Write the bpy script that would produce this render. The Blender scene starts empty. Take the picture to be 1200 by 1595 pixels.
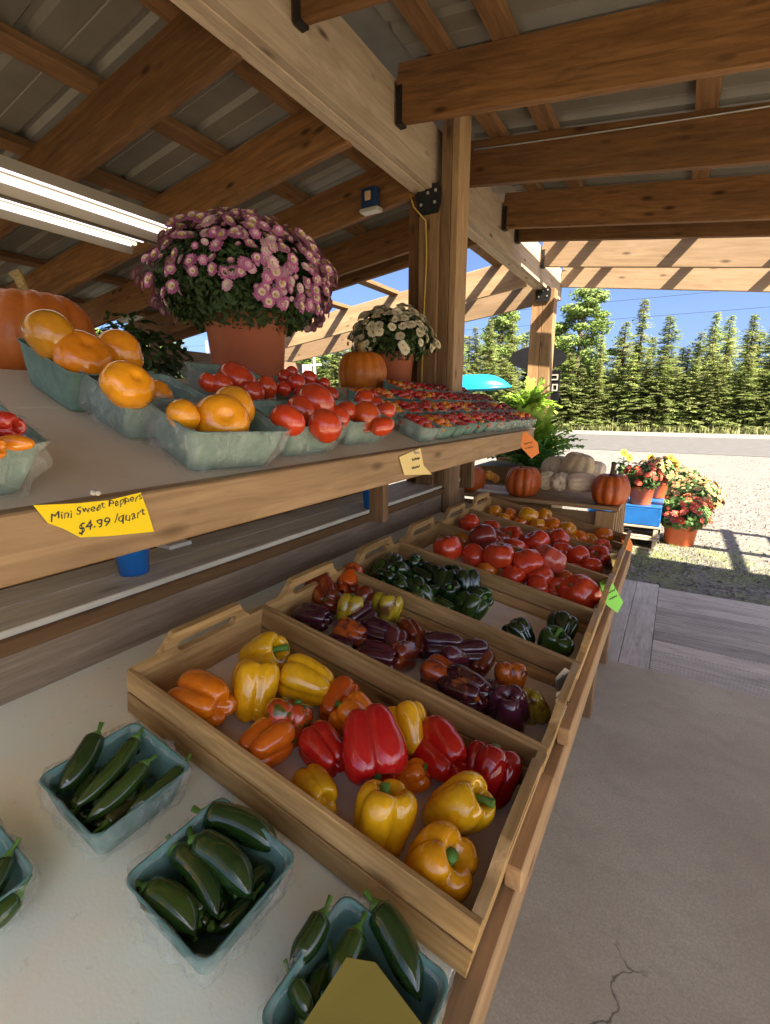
import bpy, bmesh, math, random
from mathutils import Vector, Matrix
R = math.radians
rnd = random.Random(7)
sc = bpy.context.scene
COL = sc.collection

# ------------------------------------------------------------------ camera, sky, sun, exposure
PITCH, AZ, H, F = 0.22003, 0.54528, 1.40, 740.0
FW = Vector((-math.sin(AZ)*math.cos(PITCH), math.cos(AZ)*math.cos(PITCH), -math.sin(PITCH)))
RT = Vector((math.cos(AZ), math.sin(AZ), 0)); UP = RT.cross(FW)
CAM = Vector((0, 0, H)); FWH = Vector((-math.sin(AZ), math.cos(AZ), 0))
cd = bpy.data.cameras.new('camera'); cam = bpy.data.objects.new('camera', cd); COL.objects.link(cam)
cam.matrix_world = Matrix.Translation(CAM) @ Matrix((RT, UP, -FW)).transposed().to_4x4()
cd.sensor_fit = 'VERTICAL'; cd.sensor_height = 36; cd.lens = 36*F/1595; cd.clip_start = .02; cd.clip_end = 800
sc.camera = cam
SUN = Vector((.9, -.42, 1.0)).normalized()
w = bpy.data.worlds.new('World'); sc.world = w; w.use_nodes = True
nt = w.node_tree; bg = nt.nodes['Background']
sky = nt.nodes.new('ShaderNodeTexSky'); sky.sky_type = 'NISHITA'; sky.sun_disc = False
sky.sun_elevation = math.asin(SUN.z); sky.sun_rotation = math.atan2(SUN.x, SUN.y)
sky.air_density = .48; sky.dust_density = 3.3; sky.ozone_density = 5
nt.links.new(sky.outputs[0], bg.inputs[0]); bg.inputs[1].default_value = .056
sl = bpy.data.lights.new('sun', 'SUN'); so = bpy.data.objects.new('sun', sl); COL.objects.link(so)
sl.energy = 5.0; sl.angle = R(.5); sl.color = (1, .88, .70)
so.rotation_euler = SUN.to_track_quat('Z', 'Y').to_euler(); so.location = (5, -3, 12)
sc.view_settings.view_transform = 'Standard'; sc.view_settings.look = 'None'
sc.view_settings.exposure = 2.65; sc.view_settings.gamma = 1
sc.render.engine = 'CYCLES'
sc.cycles.max_bounces = 8; sc.cycles.diffuse_bounces = 5; sc.cycles.transparent_max_bounces = 12

# ------------------------------------------------------------------ helpers
def ray(px, py): return FW*F + RT*(px-600) - UP*(py-797.5)
def hit(px, py, P, n):
    d = ray(px, py); n = Vector(n); P = Vector(P)
    return CAM + d*((P-CAM).dot(n)/d.dot(n))
def depth(p): return (Vector(p)-CAM).dot(FW)
def proj(p):
    v = Vector(p)-CAM; z = v.dot(FW); return 600+F*v.dot(RT)/z, 797.5-F*v.dot(UP)/z
TS = .1704                    # slope of the lower table
SS = .384                     # slope of the upper shelf
TA, SA = math.atan(TS), math.atan(SS)
def tab(px, py, h=0): return hit(px, py, (-.16, 0, .61+h), (TS, 0, 1))
def shl(px, py, h=0): return hit(px, py, (-.7, 0, 1.262+h), (SS, 0, 1))
def tabz(x): return .61+TS*(-.16-x)
def shlz(x): return 1.262+SS*(-.7-x)

def tag(o, label=None, cat=None, group=None, kind=None):
    if label: o['label'] = label
    if cat: o['category'] = cat
    if group: o['group'] = group
    if kind: o['kind'] = kind
    return o
def empty(name, loc=(0, 0, 0), rot=(0, 0, 0), **k):
    o = bpy.data.objects.new(name, None); COL.objects.link(o); o.location = loc; o.rotation_euler = rot
    o.empty_display_size = .05
    return tag(o, **k)
class MB:
    def __init__(s): s.v = []; s.f = []; s.m = []
    def add(s, vs, fs, mi=0):
        b = len(s.v); s.v += [tuple(p) for p in vs]; s.f += [tuple(i+b for i in f) for f in fs]; s.m += [mi]*len(fs)
    def box(s, c, d, rot=None, mi=0):
        x, y, z = d[0]/2, d[1]/2, d[2]/2; c = Vector(c)
        vs = [Vector((a, b, e)) for a in (-x, x) for b in (-y, y) for e in (-z, z)]
        if rot is not None: vs = [rot @ q for q in vs]
        s.add([c+q for q in vs], [(0,1,3,2),(4,6,7,5),(0,4,5,1),(2,3,7,6),(0,2,6,4),(1,5,7,3)], mi)
    def tube(s, pts, rads, n=8, mi=0, cap=True):
        pts = [Vector(p) for p in pts]; rings = []
        for i, p in enumerate(pts):
            t = (pts[min(i+1, len(pts)-1)]-pts[max(i-1, 0)])
            t = t.normalized() if t.length > 1e-9 else Vector((0, 0, 1))
            a = t.orthogonal().normalized() if i == 0 else (rings_a - t*rings_a.dot(t)).normalized()
            rings_a = a; b = t.cross(a)
            rings.append([p+(a*math.cos(2*math.pi*k/n)+b*math.sin(2*math.pi*k/n))*rads[i] for k in range(n)])
        vs = [q for r in rings for q in r]; fs = []
        for i in range(len(pts)-1):
            for k in range(n):
                fs.append((i*n+k, i*n+(k+1) % n, (i+1)*n+(k+1) % n, (i+1)*n+k))
        if cap: fs.append(tuple(reversed(range(n)))); fs.append(tuple(range((len(pts)-1)*n, len(pts)*n)))
        s.add(vs, fs, mi)
    def mesh(s, name, mats, smooth=False):
        me = bpy.data.meshes.new(name); me.from_pydata(s.v, [], s.f)
        for m in (mats if isinstance(mats, (list, tuple)) else [mats]): me.materials.append(m)
        me.polygons.foreach_set('material_index', s.m)
        if smooth: me.polygons.foreach_set('use_smooth', [True]*len(me.polygons))
        me.update(); return me
    def build(s, name, mats, parent=None, smooth=False, loc=(0, 0, 0), **k):
        return link(name, s.mesh(name, mats, smooth), parent, loc, **k)
def link(name, me, parent=None, loc=(0, 0, 0), **k):
    o = bpy.data.objects.new(name, me); COL.objects.link(o); o.location = loc
    if parent: o.parent = parent
    return tag(o, **k)
def basis(x, up):
    x = Vector(x).normalized(); up = Vector(up); z = (up - x*up.dot(x)).normalized(); y = z.cross(x)
    return Matrix((x, y, z)).transposed()
def cbox(lx, ly, lz, c=.002):
    bm = bmesh.new(); bmesh.ops.create_cube(bm, size=1)
    for v in bm.verts: v.co = Vector((v.co.x*lx, v.co.y*ly, v.co.z*lz))
    if c: bmesh.ops.bevel(bm, geom=bm.edges[:], offset=c, segments=1, affect='EDGES')
    me = bpy.data.meshes.new('board'); bm.to_mesh(me); bm.free(); return me
def board(name, a, b, wid, hgt, mat, parent=None, up=(0, 0, 1), c=.002, **k):
    a, b = Vector(a), Vector(b)
    me = cbox((b-a).length, wid, hgt, c); me.materials.append(mat)
    o = link(name, me, parent, **k)
    o.matrix_local = Matrix.Translation((a+b)/2) @ basis(b-a, up).to_4x4()
    return o
def flat(name, outlines, t, mat, parent=None, mat4=None, **k):      # a 2D outline with holes, given thickness
    cu = bpy.data.curves.new('c', 'CURVE'); cu.dimensions = '2D'; cu.fill_mode = 'BOTH'; cu.extrude = t/2
    for pts in outlines:
        sp = cu.splines.new('POLY'); sp.points.add(len(pts)-1); sp.use_cyclic_u = True
        for i, p in enumerate(pts): sp.points[i].co = (p[0], p[1], 0, 1)
    tmp = bpy.data.objects.new('tmp', cu); COL.objects.link(tmp)
    me = bpy.data.meshes.new_from_object(tmp); bpy.data.objects.remove(tmp)
    me.materials.clear(); me.materials.append(mat)
    o = link(name, me, parent, **k)
    if mat4 is not None: o.matrix_local = mat4
    return o
def text(body, size, mat, parent, mat4, shear=.15, name='lettering', off=0):
    cu = bpy.data.curves.new('t', 'FONT'); cu.body = body; cu.size = size; cu.shear = shear; cu.extrude = .0002; cu.offset = off
    cu.align_x = 'CENTER'; cu.space_character = 1.05
    tmp = bpy.data.objects.new('tmp', cu); COL.objects.link(tmp); bpy.context.view_layer.update()
    me = bpy.data.meshes.new_from_object(tmp); bpy.data.objects.remove(tmp)
    me.materials.clear(); me.materials.append(mat)
    for i, v in enumerate(me.vertices): v.co.y += .07*size*math.sin(v.co.x/size*3.1)+.05*size*math.sin(v.co.x/size*8.3); v.co.x += .04*size*math.sin(v.co.y/size*7+v.co.x/size*5)
    o = link(name, me, parent); o.matrix_local = mat4; return o

# ------------------------------------------------------------------ materials
def newmat(name):
    m = bpy.data.materials.new(name); m.use_nodes = True; n = m.node_tree.nodes; l = m.node_tree.links
    return m, n, l, n['Principled BSDF']
def ramp(n, stops):
    r = n.new('ShaderNodeValToRGB'); e = r.color_ramp.elements
    while len(e) < len(stops): e.new(.5)
    for i, (p, c) in enumerate(stops): e[i].position = p; e[i].color = (*c, 1)
    return r
def coords(n, l, scale=(1, 1, 1), rand=True, kind='Object'):
    tc = n.new('ShaderNodeTexCoord'); mp = n.new('ShaderNodeMapping'); mp.inputs['Scale'].default_value = scale
    l.new(tc.outputs[kind], mp.inputs['Vector'])
    if rand:
        oi = n.new('ShaderNodeObjectInfo'); mu = n.new('ShaderNodeVectorMath'); mu.operation = 'SCALE'
        mu.inputs[0].default_value = (37, 91, 53); l.new(oi.outputs['Random'], mu.inputs['Scale']); l.new(mu.outputs[0], mp.inputs['Location'])
    return mp.outputs[0]
def noise(n, l, vec, scale, detail=4, rough=.55, dist=0):
    t = n.new('ShaderNodeTexNoise'); t.inputs['Scale'].default_value = scale; t.inputs['Detail'].default_value = detail
    t.inputs['Roughness'].default_value = rough; t.inputs['Distortion'].default_value = dist; l.new(vec, t.inputs['Vector']); return t.outputs['Fac']
def mix(n, l, fac, a, b, mode='MIX'):
    m = n.new('ShaderNodeMix'); m.data_type = 'RGBA'; m.blend_type = mode
    for s, v in ((m.inputs[0], fac), (m.inputs[6], a), (m.inputs[7], b)):
        if isinstance(v, (int, float)): s.default_value = v
        elif isinstance(v, tuple): s.default_value = (*v, 1)
        else: l.new(v, s)
    return m.outputs[2]
def bump(n, l, h, p, strength=.3, dist=.002):
    b = n.new('ShaderNodeBump'); b.inputs['Strength'].default_value = strength; b.inputs['Distance'].default_value = dist
    l.new(h, b.inputs['Height']); l.new(b.outputs[0], p.inputs['Normal'])
def mrange(n, l, v, a, b, c=0, d=1):
    m = n.new('ShaderNodeMapRange'); m.inputs[1].default_value = a; m.inputs[2].default_value = b
    m.inputs[3].default_value = c; m.inputs[4].default_value = d; l.new(v, m.inputs[0]); return m.outputs[0]
def wood(name, dark, light, knots=.7, rough=.62, grain=1.0, dirt=.35, dirtcol=(.09, .06, .04)):
    m, n, l, p = newmat(name)
    v = coords(n, l, (1.2, 14, 14)); f1 = noise(n, l, v, 3.0*grain, 6, .6, .9)
    v2 = coords(n, l, (.7, 5, 5)); f2 = noise(n, l, v2, 2.2, 3, .5, .3)
    base = ramp(n, [(.3, dark), (.5, tuple((a+b)/2 for a, b in zip(dark, light))), (.7, light)]); l.new(f1, base.inputs[0])
    oi = n.new('ShaderNodeObjectInfo')
    br = n.new('ShaderNodeHueSaturation'); l.new(mrange(n, l, oi.outputs['Random'], 0, 1, .74, 1.18), br.inputs['Value']); l.new(base.outputs[0], br.inputs['Color'])
    c = mix(n, l, mrange(n, l, f2, .5, .72, 0, .45), br.outputs[0], tuple(x*.62 for x in dark))
    # knots
    vk = coords(n, l, (3.2, 9, 9)); vo = n.new('ShaderNodeTexVoronoi'); vo.inputs['Scale'].default_value = 1.15; l.new(vk, vo.inputs['Vector'])
    k = mrange(n, l, vo.outputs['Distance'], .05, .17, knots, 0)
    c = mix(n, l, k, c, (dark[0]*.25, dark[1]*.2, dark[2]*.2))
    vd = coords(n, l, (1, 2, 2)); fd = noise(n, l, vd, 4.5, 8, .7)
    c = mix(n, l, mrange(n, l, fd, .54, .78, 0, dirt), c, dirtcol)
    l.new(c, p.inputs['Base Color']); p.inputs['Roughness'].default_value = rough; p.inputs['Specular IOR Level'].default_value = .3
    vf = coords(n, l, (4, 90, 90)); ff = noise(n, l, vf, 3, 3, .6)
    s = n.new('ShaderNodeMath'); s.operation = 'ADD'; l.new(f1, s.inputs[0]); l.new(ff, s.inputs[1])
    bump(n, l, s.outputs[0], p, .35, .0012)
    return m
def plain(name, col, rough=.5, metal=0, var=.15, scale=12, bumps=.15, spec=.5, dist=.001, trans=0):
    m, n, l, p = newmat(name); v = coords(n, l); f = noise(n, l, v, scale, 5, .6)
    c = mix(n, l, mrange(n, l, f, .35, .65), tuple(x*(1-var) for x in col), tuple(min(1, x*(1+var)) for x in col))
    l.new(c, p.inputs['Base Color']); p.inputs['Roughness'].default_value = rough; p.inputs['Metallic'].default_value = metal
    p.inputs['Specular IOR Level'].default_value = spec
    if bumps: bump(n, l, f, p, bumps, dist)
    return m
M = {}
M['rafter'] = wood('rafter_wood', (.10, .042, .012), (.225, .105, .034), .9, .7, 1, .5, (.04, .028, .018))
M['beam'] = wood('beam_wood', (.36, .265, .175), (.54, .42, .30), 1, .7, .8, .4, (.13, .085, .05))
M['post'] = wood('post_wood', (.17, .095, .042), (.34, .20, .10), .9, .7, 1, .45, (.06, .04, .025))
M['header'] = wood('header_wood', (.25, .16, .085), (.35, .24, .14), .9, .7, .8, .1)
M['purlin'] = wood('purlin_wood', (.13, .065, .026), (.24, .125, .055), .6, .7)
M['crate'] = wood('crate_pine', (.30, .17, .055), (.60, .39, .165), .9, .5, 1.1, .28)
M['rail'] = wood('rail_wood', (.30, .18, .085), (.52, .335, .17), 1, .6, .9, .4, (.13, .075, .04))
M['riser'] = wood('riser_wood', (.24, .175, .115), (.40, .31, .215), .5, .6, 1.2, .3, (.3, .28, .25))
M['strip'] = wood('strip_wood', (.17, .09, .035), (.26, .145, .06), .5, .6)
M['grey'] = wood('weathered_board', (.50, .47, .39), (.70, .66, .56), .5, .7, 1.4, .3, (.10, .09, .075))
M['ramp'] = wood('ramp_board', (.40, .365, .33), (.62, .575, .525), .4, .75, 1.6, .4, (.17, .155, .14))
M['pallet'] = wood('pallet_wood', (.30, .24, .18), (.46, .38, .29), .4, .8)
M['box'] = wood('box_wood', (.32, .19, .08), (.47, .30, .14), .5, .6)
def paint_white(name, col, tone, dirt=.5):
    m, n, l, p = newmat(name); v = coords(n, l, rand=False)
    f = noise(n, l, v, 3, 6, .6); g = noise(n, l, v, 60, 4, .7); q = noise(n, l, v, 220, 2, .5)
    c = mix(n, l, mrange(n, l, f, .35, .7), col, tone)
    c = mix(n, l, mrange(n, l, g, .62, .8, 0, dirt), c, tuple(x*.45 for x in col))
    l.new(c, p.inputs['Base Color']); p.inputs['Roughness'].default_value = .55
    bump(n, l, q, p, .25, .001); return m
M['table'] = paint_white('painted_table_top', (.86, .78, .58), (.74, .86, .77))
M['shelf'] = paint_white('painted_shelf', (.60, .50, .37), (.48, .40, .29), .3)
M['liner'] = plain('paper_liner', (.82, .74, .66), .8, 0, .1, 8, .5, .3, .004)
def concrete():
    m, n, l, p = newmat('concrete'); v = coords(n, l, rand=False)
    f = noise(n, l, v, 1.1, 6, .62); g = noise(n, l, v, 9, 6, .7); q = noise(n, l, v, 130, 3, .7)
    c = mix(n, l, mrange(n, l, f, .38, .62), (.44, .37, .28), (.58, .52, .40))
    c = mix(n, l, mrange(n, l, g, .5, .72, 0, .55), c, (.37, .305, .23))
    q2 = noise(n, l, v, 420, 2, .8)
    c = mix(n, l, mrange(n, l, q, .38, .62, 0, .4), c, (.27, .23, .18), 'MIX')
    c = mix(n, l, mrange(n, l, q2, .56, .68, 0, .55), c, (.15, .12, .09), 'MIX')
    c2 = mix(n, l, mrange(n, l, q, .6, .72, 0, .35), c, (.58, .50, .44))
    vo = n.new('ShaderNodeTexVoronoi'); vo.feature = 'DISTANCE_TO_EDGE'; vo.inputs['Scale'].default_value = .5
    dis = n.new('ShaderNodeVectorMath'); dis.operation = 'ADD'
    no = n.new('ShaderNodeTexNoise'); no.inputs['Scale'].default_value = 3; no.inputs['Detail'].default_value = 5; l.new(v, no.inputs['Vector'])
    sc_ = n.new('ShaderNodeVectorMath'); sc_.operation = 'SCALE'; sc_.inputs['Scale'].default_value = .5; l.new(no.outputs['Color'], sc_.inputs[0])
    l.new(v, dis.inputs[0]); l.new(sc_.outputs[0], dis.inputs[1]); l.new(dis.outputs[0], vo.inputs['Vector'])
    br = noise(n, l, v, 1.7, 2)
    k1 = mrange(n, l, vo.outputs['Distance'], .0004, .0022, 1, 0); k2 = mrange(n, l, br, .5, .56, 0, .8)
    mm = n.new('ShaderNodeMath'); mm.operation = 'MULTIPLY'; l.new(k1, mm.inputs[0]); l.new(k2, mm.inputs[1])
    c3 = mix(n, l, mm.outputs[0], c2, (.09, .065, .05))
    l.new(c3, p.inputs['Base Color']); p.inputs['Roughness'].default_value = .75; p.inputs['Specular IOR Level'].default_value = .35
    bump(n, l, q, p, .2, .001); return m
M['concrete'] = concrete()
def gravel():
    m, n, l, p = newmat('gravel'); v = coords(n, l, rand=False)
    vo = n.new('ShaderNodeTexVoronoi'); vo.inputs['Scale'].default_value = 38; l.new(v, vo.inputs['Vector'])
    hs = n.new('ShaderNodeSeparateColor'); l.new(vo.outputs['Color'], hs.inputs[0])
    r = ramp(n, [(0, (.04, .036, .032)), (.4, (.105, .097, .089)), (1, (.20, .187, .172))]); l.new(hs.outputs[0], r.inputs[0])
    f = noise(n, l, v, .9, 7, .65); c = mix(n, l, mrange(n, l, f, .4, .66, 0, .7), r.outputs[0], (.14, .13, .117))
    g = noise(n, l, v, 2.1, 8, .75)
    # thin green growth only close to the shed's end
    sx = n.new('ShaderNodeSeparateXYZ'); l.new(v, sx.inputs[0])
    near = mrange(n, l, sx.outputs[1], 5.0, 6.8, 1, 0)
    mm = n.new('ShaderNodeMath'); mm.operation = 'MULTIPLY'; l.new(near, mm.inputs[0]); l.new(mrange(n, l, g, .47, .62, 0, .75), mm.inputs[1])
    c = mix(n, l, mm.outputs[0], c, (.16, .19, .06))
    l.new(c, p.inputs['Base Color']); p.inputs['Roughness'].default_value = .9
    bump(n, l, vo.outputs['Distance'], p, .7, .012); return m
M['gravel'] = gravel()
M['road'] = plain('road_surface', (.085, .082, .082), .85, 0, .12, 2.5, .3, .3, .004)
M['shoulder'] = plain('road_shoulder', (.16, .15, .14), .9, 0, .15, 5, .4, .3, .01)
M['metal_roof'] = plain('roof_sheet_metal', (.165, .15, .125), .5, .15, .12, 5, .05)
M['black_steel'] = plain('black_steel', (.012, .012, .013), .45, .3, .2, 20, .1)
M['white_metal'] = plain('lamp_housing', (.40, .36, .29), .35, .1, .05, 4, 0)
M['galv'] = plain('galvanised', (.5, .5, .48), .4, .6)
M['bluebox'] = plain('blue_junction_box', (.008, .03, .08), .4)
M['cord'] = plain('yellow_cord', (.55, .36, .06), .5)
M['blueplastic'] = plain('blue_plastic', (.01, .13, .46), .3, 0, .1, 8, .05)
M['bluecrate'] = plain('blue_crate_paint', (.012, .10, .32), .4, 0, .15, 8, .1)
M['teal'] = plain('teal_pulp_tray', (.125, .25, .215), .72, 0, .14, 35, .5, .3, .0015)
M['teal2'] = plain('green_pulp_tray', (.17, .27, .22), .75, 0, .16, 35, .5, .3, .0015)
M['pot'] = plain('terracotta_plastic', (.36, .105, .05), .5, 0, .1, 6, .08)
M['pot2'] = plain('bright_terracotta_plastic', (.52, .115, .035), .5, 0, .1, 6, .08)
M['soil'] = plain('soil', (.035, .022, .014), .95, 0, .3, 60, 1, .2, .01)
M['stem'] = plain('fruit_stem', (.11, .25, .04), .55, 0, .25, 40, .3, .4, .001)
M['drystem'] = plain('dry_stem', (.33, .23, .085), .8, 0, .35, 25, .6, .2, .004)
M['darkstem'] = plain('dark_stem', (.10, .065, .045), .85, 0, .3, 25, .6, .2, .004)
M['yellowcard'] = plain('yellow_card', (.84, .60, .015), .8, 0, .03, 6, .05, .2)
M['palecard'] = plain('pale_yellow_card', (.80, .62, .26), .8, 0, .04, 6, .05, .2)
M['orangecard'] = plain('orange_card', (.82, .26, .07), .8, 0, .04, 6, .05, .2)
M['greencard'] = plain('green_card', (.28, .70, .12), .8, 0, .04, 6, .05, .2)
M['whitecard'] = plain('white_card', (.72, .70, .64), .8, 0, .04, 6, .05, .2)
M['olivecard'] = plain('olive_card', (.30, .24, .045), .8, 0, .05, 6, .05, .2)
M['sleeve'] = plain('card_sleeve', (.24, .20, .14), .35, 0, .2, 12, .2, .4)
M['ink'] = plain('ink', (.03, .025, .03), .7, 0, .1, 6, 0)
M['pin'] = plain('push_pin', (.5, .45, .38), .25, 0, .1, 6, 0)
M['turq'] = plain('turquoise_plastic', (.01, .30, .46), .22, 0, .1, 3, .1)
M['board_black'] = plain('chalkboard', (.006, .006, .007), .95, 0, .2, 9, .1, .1)
M['banner'] = plain('banner_cloth', (.72, .62, .60), .8, 0, .1, 3, .1)
M['bannerred'] = plain('banner_red', (.55, .12, .14), .8, 0, .1, 3, 0)
M['bark'] = plain('bark', (.16, .115, .085), .9, 0, .35, 25, .8, .2, .02)
M['wire'] = plain('wire', (.30, .30, .31), .6, .3)
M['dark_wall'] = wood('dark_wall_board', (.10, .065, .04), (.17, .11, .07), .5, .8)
def leafmat(name, a, b, scale=1.5, trans=.25, rough=.6, a2=None):
    m, n, l, p = newmat(name); g = n.new('ShaderNodeNewGeometry')
    v = coords(n, l); f = noise(n, l, v, scale, 3)
    r = ramp(n, [(0, a), (1, b)]); l.new(g.outputs['Random Per Island'], r.inputs[0])
    c = mix(n, l, mrange(n, l, f, .4, .65, 0, .6), r.outputs[0], a2 or tuple(x*.55 for x in a))
    oi = n.new('ShaderNodeObjectInfo'); hs = n.new('ShaderNodeHueSaturation'); l.new(c, hs.inputs['Color'])
    l.new(mrange(n, l, oi.outputs['Random'], 0, 1, .8, 1.25), hs.inputs['Value'])
    l.new(hs.outputs[0], p.inputs['Base Color']); p.inputs['Roughness'].default_value = rough
    p.inputs['Specular IOR Level'].default_value = .3
    tr = n.new('ShaderNodeBsdfTranslucent'); l.new(hs.outputs[0], tr.inputs[0])
    mx = n.new('ShaderNodeMixShader'); mx.inputs[0].default_value = trans
    out = n['Material Output']; l.new(p.outputs[0], mx.inputs[1]); l.new(tr.outputs[0], mx.inputs[2]); l.new(mx.outputs[0], out.inputs[0])
    return m
M['spruce'] = leafmat('spruce_needles', (.13, .19, .05), (.34, .41, .12), .9, .4, .75, (.27, .25, .13))
M['birch'] = leafmat('broad_leaves', (.15, .23, .055), (.30, .40, .11), .8, .3, .6)
M['verge'] = leafmat('verge_grass', (.15, .17, .06), (.28, .27, .12), 1, .3)
M['tuft'] = leafmat('short_grass', (.12, .17, .04), (.26, .28, .09), 1, .3)
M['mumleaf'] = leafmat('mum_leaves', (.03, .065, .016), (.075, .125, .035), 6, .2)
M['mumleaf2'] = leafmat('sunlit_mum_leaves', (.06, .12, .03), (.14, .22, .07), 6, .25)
M['lime'] = leafmat('lime_leaves', (.26, .46, .04), (.46, .66, .12), 6, .35)
M['kale'] = leafmat('deep_green_leaves', (.05, .19, .035), (.18, .40, .09), 6, .3, .4)
def petal(name, col): return plain(name, col, .7, 0, .12, 30, 0, .3)
M['petal_cream'] = petal('petal_cream', (.62, .50, .42)); M['petal_pink'] = petal('petal_purple_pink', (.42, .13, .27))
M['petal_mauve'] = petal('petal_mauve', (.58, .32, .42)); M['petal_white'] = petal('petal_white', (.68, .62, .47))
M['petal_eye'] = petal('petal_eye', (.50, .36, .05)); M['petal_red'] = petal('petal_coral', (.50, .07, .05))
M['petal_peach'] = petal('petal_peach', (.46, .27, .13)); M['petal_yellow'] = petal('petal_yellow', (.60, .36, .01))
M['seedeye'] = petal('seed_eye', (.10, .03, .01)); M['bud'] = petal('bud', (.22, .25, .08))
def emis(name, col, s):
    m, n, l, p = newmat(name); p.inputs['Emission Color'].default_value = (*col, 1); p.inputs['Emission Strength'].default_value = s
    p.inputs['Base Color'].default_value = (*col, 1); return m
M['led'] = emis('led_strip', (1.0, .88, .90), .45); M['led2'] = emis('warm_led_strip', (1.0, .85, .62), .2)
def veg(name, second=None, lo=.5, hi=.6, rough=.12, scale=14, amt=.9, stretch=(1, 1, 1), var=.09, sss=0, coat=.6, third=None):
    m, n, l, p = newmat(name); oi = n.new('ShaderNodeObjectInfo'); v = coords(n, l, stretch); f = noise(n, l, v, scale, 3, .5, .3)
    dk = mix(n, l, 1.0, oi.outputs['Color'], (1-var*1.6, 1-var*2, 1-var*2), 'MULTIPLY')
    f0 = noise(n, l, v, 3, 3)
    c = mix(n, l, mrange(n, l, f0, .35, .65), dk, oi.outputs['Color'])
    if second: c = mix(n, l, mrange(n, l, f, lo, hi, 0, amt), c, second)
    if third:
        g = noise(n, l, v, scale*1.7, 3); c = mix(n, l, mrange(n, l, g, .56, .64, 0, .8), c, third)
    l.new(c, p.inputs['Base Color']); p.inputs['Roughness'].default_value = rough
    p.inputs['Coat Weight'].default_value = coat; p.inputs['Coat Roughness'].default_value = .06
    sp = noise(n, l, v, 9, 3); l.new(mrange(n, l, sp, .35, .7, rough*.8, rough*1.7), p.inputs['Roughness'])
    bb = n.new('ShaderNodeBump'); bb.inputs['Strength'].default_value = .05; bb.inputs['Distance'].default_value = .002
    l.new(noise(n, l, v, 2.5, 3), bb.inputs['Height']); l.new(bb.outputs[0], p.inputs['Normal'])
    return m
M['veg'] = veg('glossy_vegetable_skin')
M['veg_mottled'] = veg('mottled_pepper_skin', (.05, .10, .012), .5, .57, scale=2.2)
M['veg_purple'] = veg('purple_pepper_skin', (.42, .10, .012), .56, .66, scale=1.3, amt=.85)
M['veg_ripe'] = veg('two_tone_pepper_skin', (.10, .018, .02), .50, .62, scale=1.4, amt=.85)
M['tomato'] = veg('tomato_skin', (.52, .13, .02), .56, .8, .16, 1.2, .22)
M['squash'] = veg('matte_squash_skin', None, rough=.5, coat=.05, var=.1)
M['pumpkin'] = veg('pumpkin_skin', (.28, .07, .008), .5, .72, .42, 1.5, .5, coat=.1)
def film():
    m, n, l, p = newmat('plastic_film'); v = coords(n, l, (1, 1, .55)); f = noise(n, l, v, 34, 6, .7, 2.2)
    p.inputs['Base Color'].default_value = (.78, .80, .74, 1); p.inputs['Roughness'].default_value = .22
    p.inputs['Specular IOR Level'].default_value = .7
    t = n.new('ShaderNodeBsdfTransparent'); mx = n.new('ShaderNodeMixShader'); out = n['Material Output']
    l.new(mrange(n, l, f, .45, .72, .14, .40), mx.inputs[0]); l.new(t.outputs[0], mx.inputs[1]); l.new(p.outputs[0], mx.inputs[2]); l.new(mx.outputs[0], out.inputs[0])
    bump(n, l, f, p, .9, .006); return m
M['film'] = film()

# ------------------------------------------------------------------ setting: ground, road, concrete
def sheet(name, x0, x1, y0, y1, z, mat, t=.0, **k):
    b = MB(); b.add([(x0,y0,z),(x1,y0,z),(x1,y1,z),(x0,y1,z)], [(0,1,2,3)]); return b.build(name, mat, kind='structure', **k)
sheet('ground', -250, 250, -120, 400, -.03, M['gravel'])
sheet('road', -250, 250, 17.2, 26.5, -.022, M['road'])
sheet('road_shoulder', -250, 250, 26.5, 30.5, -.024, M['shoulder'])
sheet('forest_floor', -250, 250, 31.5, 400, -.02, M['verge'])
b = MB(); b.box((-1, .36, -.075), (9.6, 4.76, .15)); b.build('concrete_floor', M['concrete'], kind='structure')

# ramp of grooved boards at the slab's edge
rp = empty('wooden_ramp', (.9, 3.45, 0), label='grey wooden ramp of grooved boards at the edge of the concrete', cat='ramp')
def grooved(lx, ly, lz, n, rad=.004):
    b = MB(); prof = []
    st = ly/n
    for i in range(n):
        y = -ly/2+i*st; prof += [(y+.001, lz/2), (y+st*.62, lz/2), (y+st*.68, lz/2-.005), (y+st*.94, lz/2-.005)]
    prof += [(ly/2, lz/2), (ly/2, -lz/2), (-ly/2, -lz/2)]
    k = len(prof); vs = [(-lx/2, y, z) for y, z in prof]+[(lx/2, y, z) for y, z in prof]
    fs = [(i, (i+1) % k, (i+1) % k+k, i+k) for i in range(k)]; b.add(vs, fs); return b.mesh('grooved', M['ramp'])
for i in range(10):
    o = link('deck_board', grooved(3.0, .138, .036, 6), rp, (.62, -.66+i*.143, -.02))
for i in range(2):
    board('side_board', (-1.115+i*.155, -.72, -.02), (-1.115+i*.155, .76, -.02), .152, .036, M['ramp'], rp)
board('side_board', (-1.27, -.72, -.02), (-1.27, .76, -.02), .15, .036, M['ramp'], rp)
b = MB(); b.box((.3, .03, -.045), (3.6, 1.4, .02)); b.build('frame', M['pallet'], rp)

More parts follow.
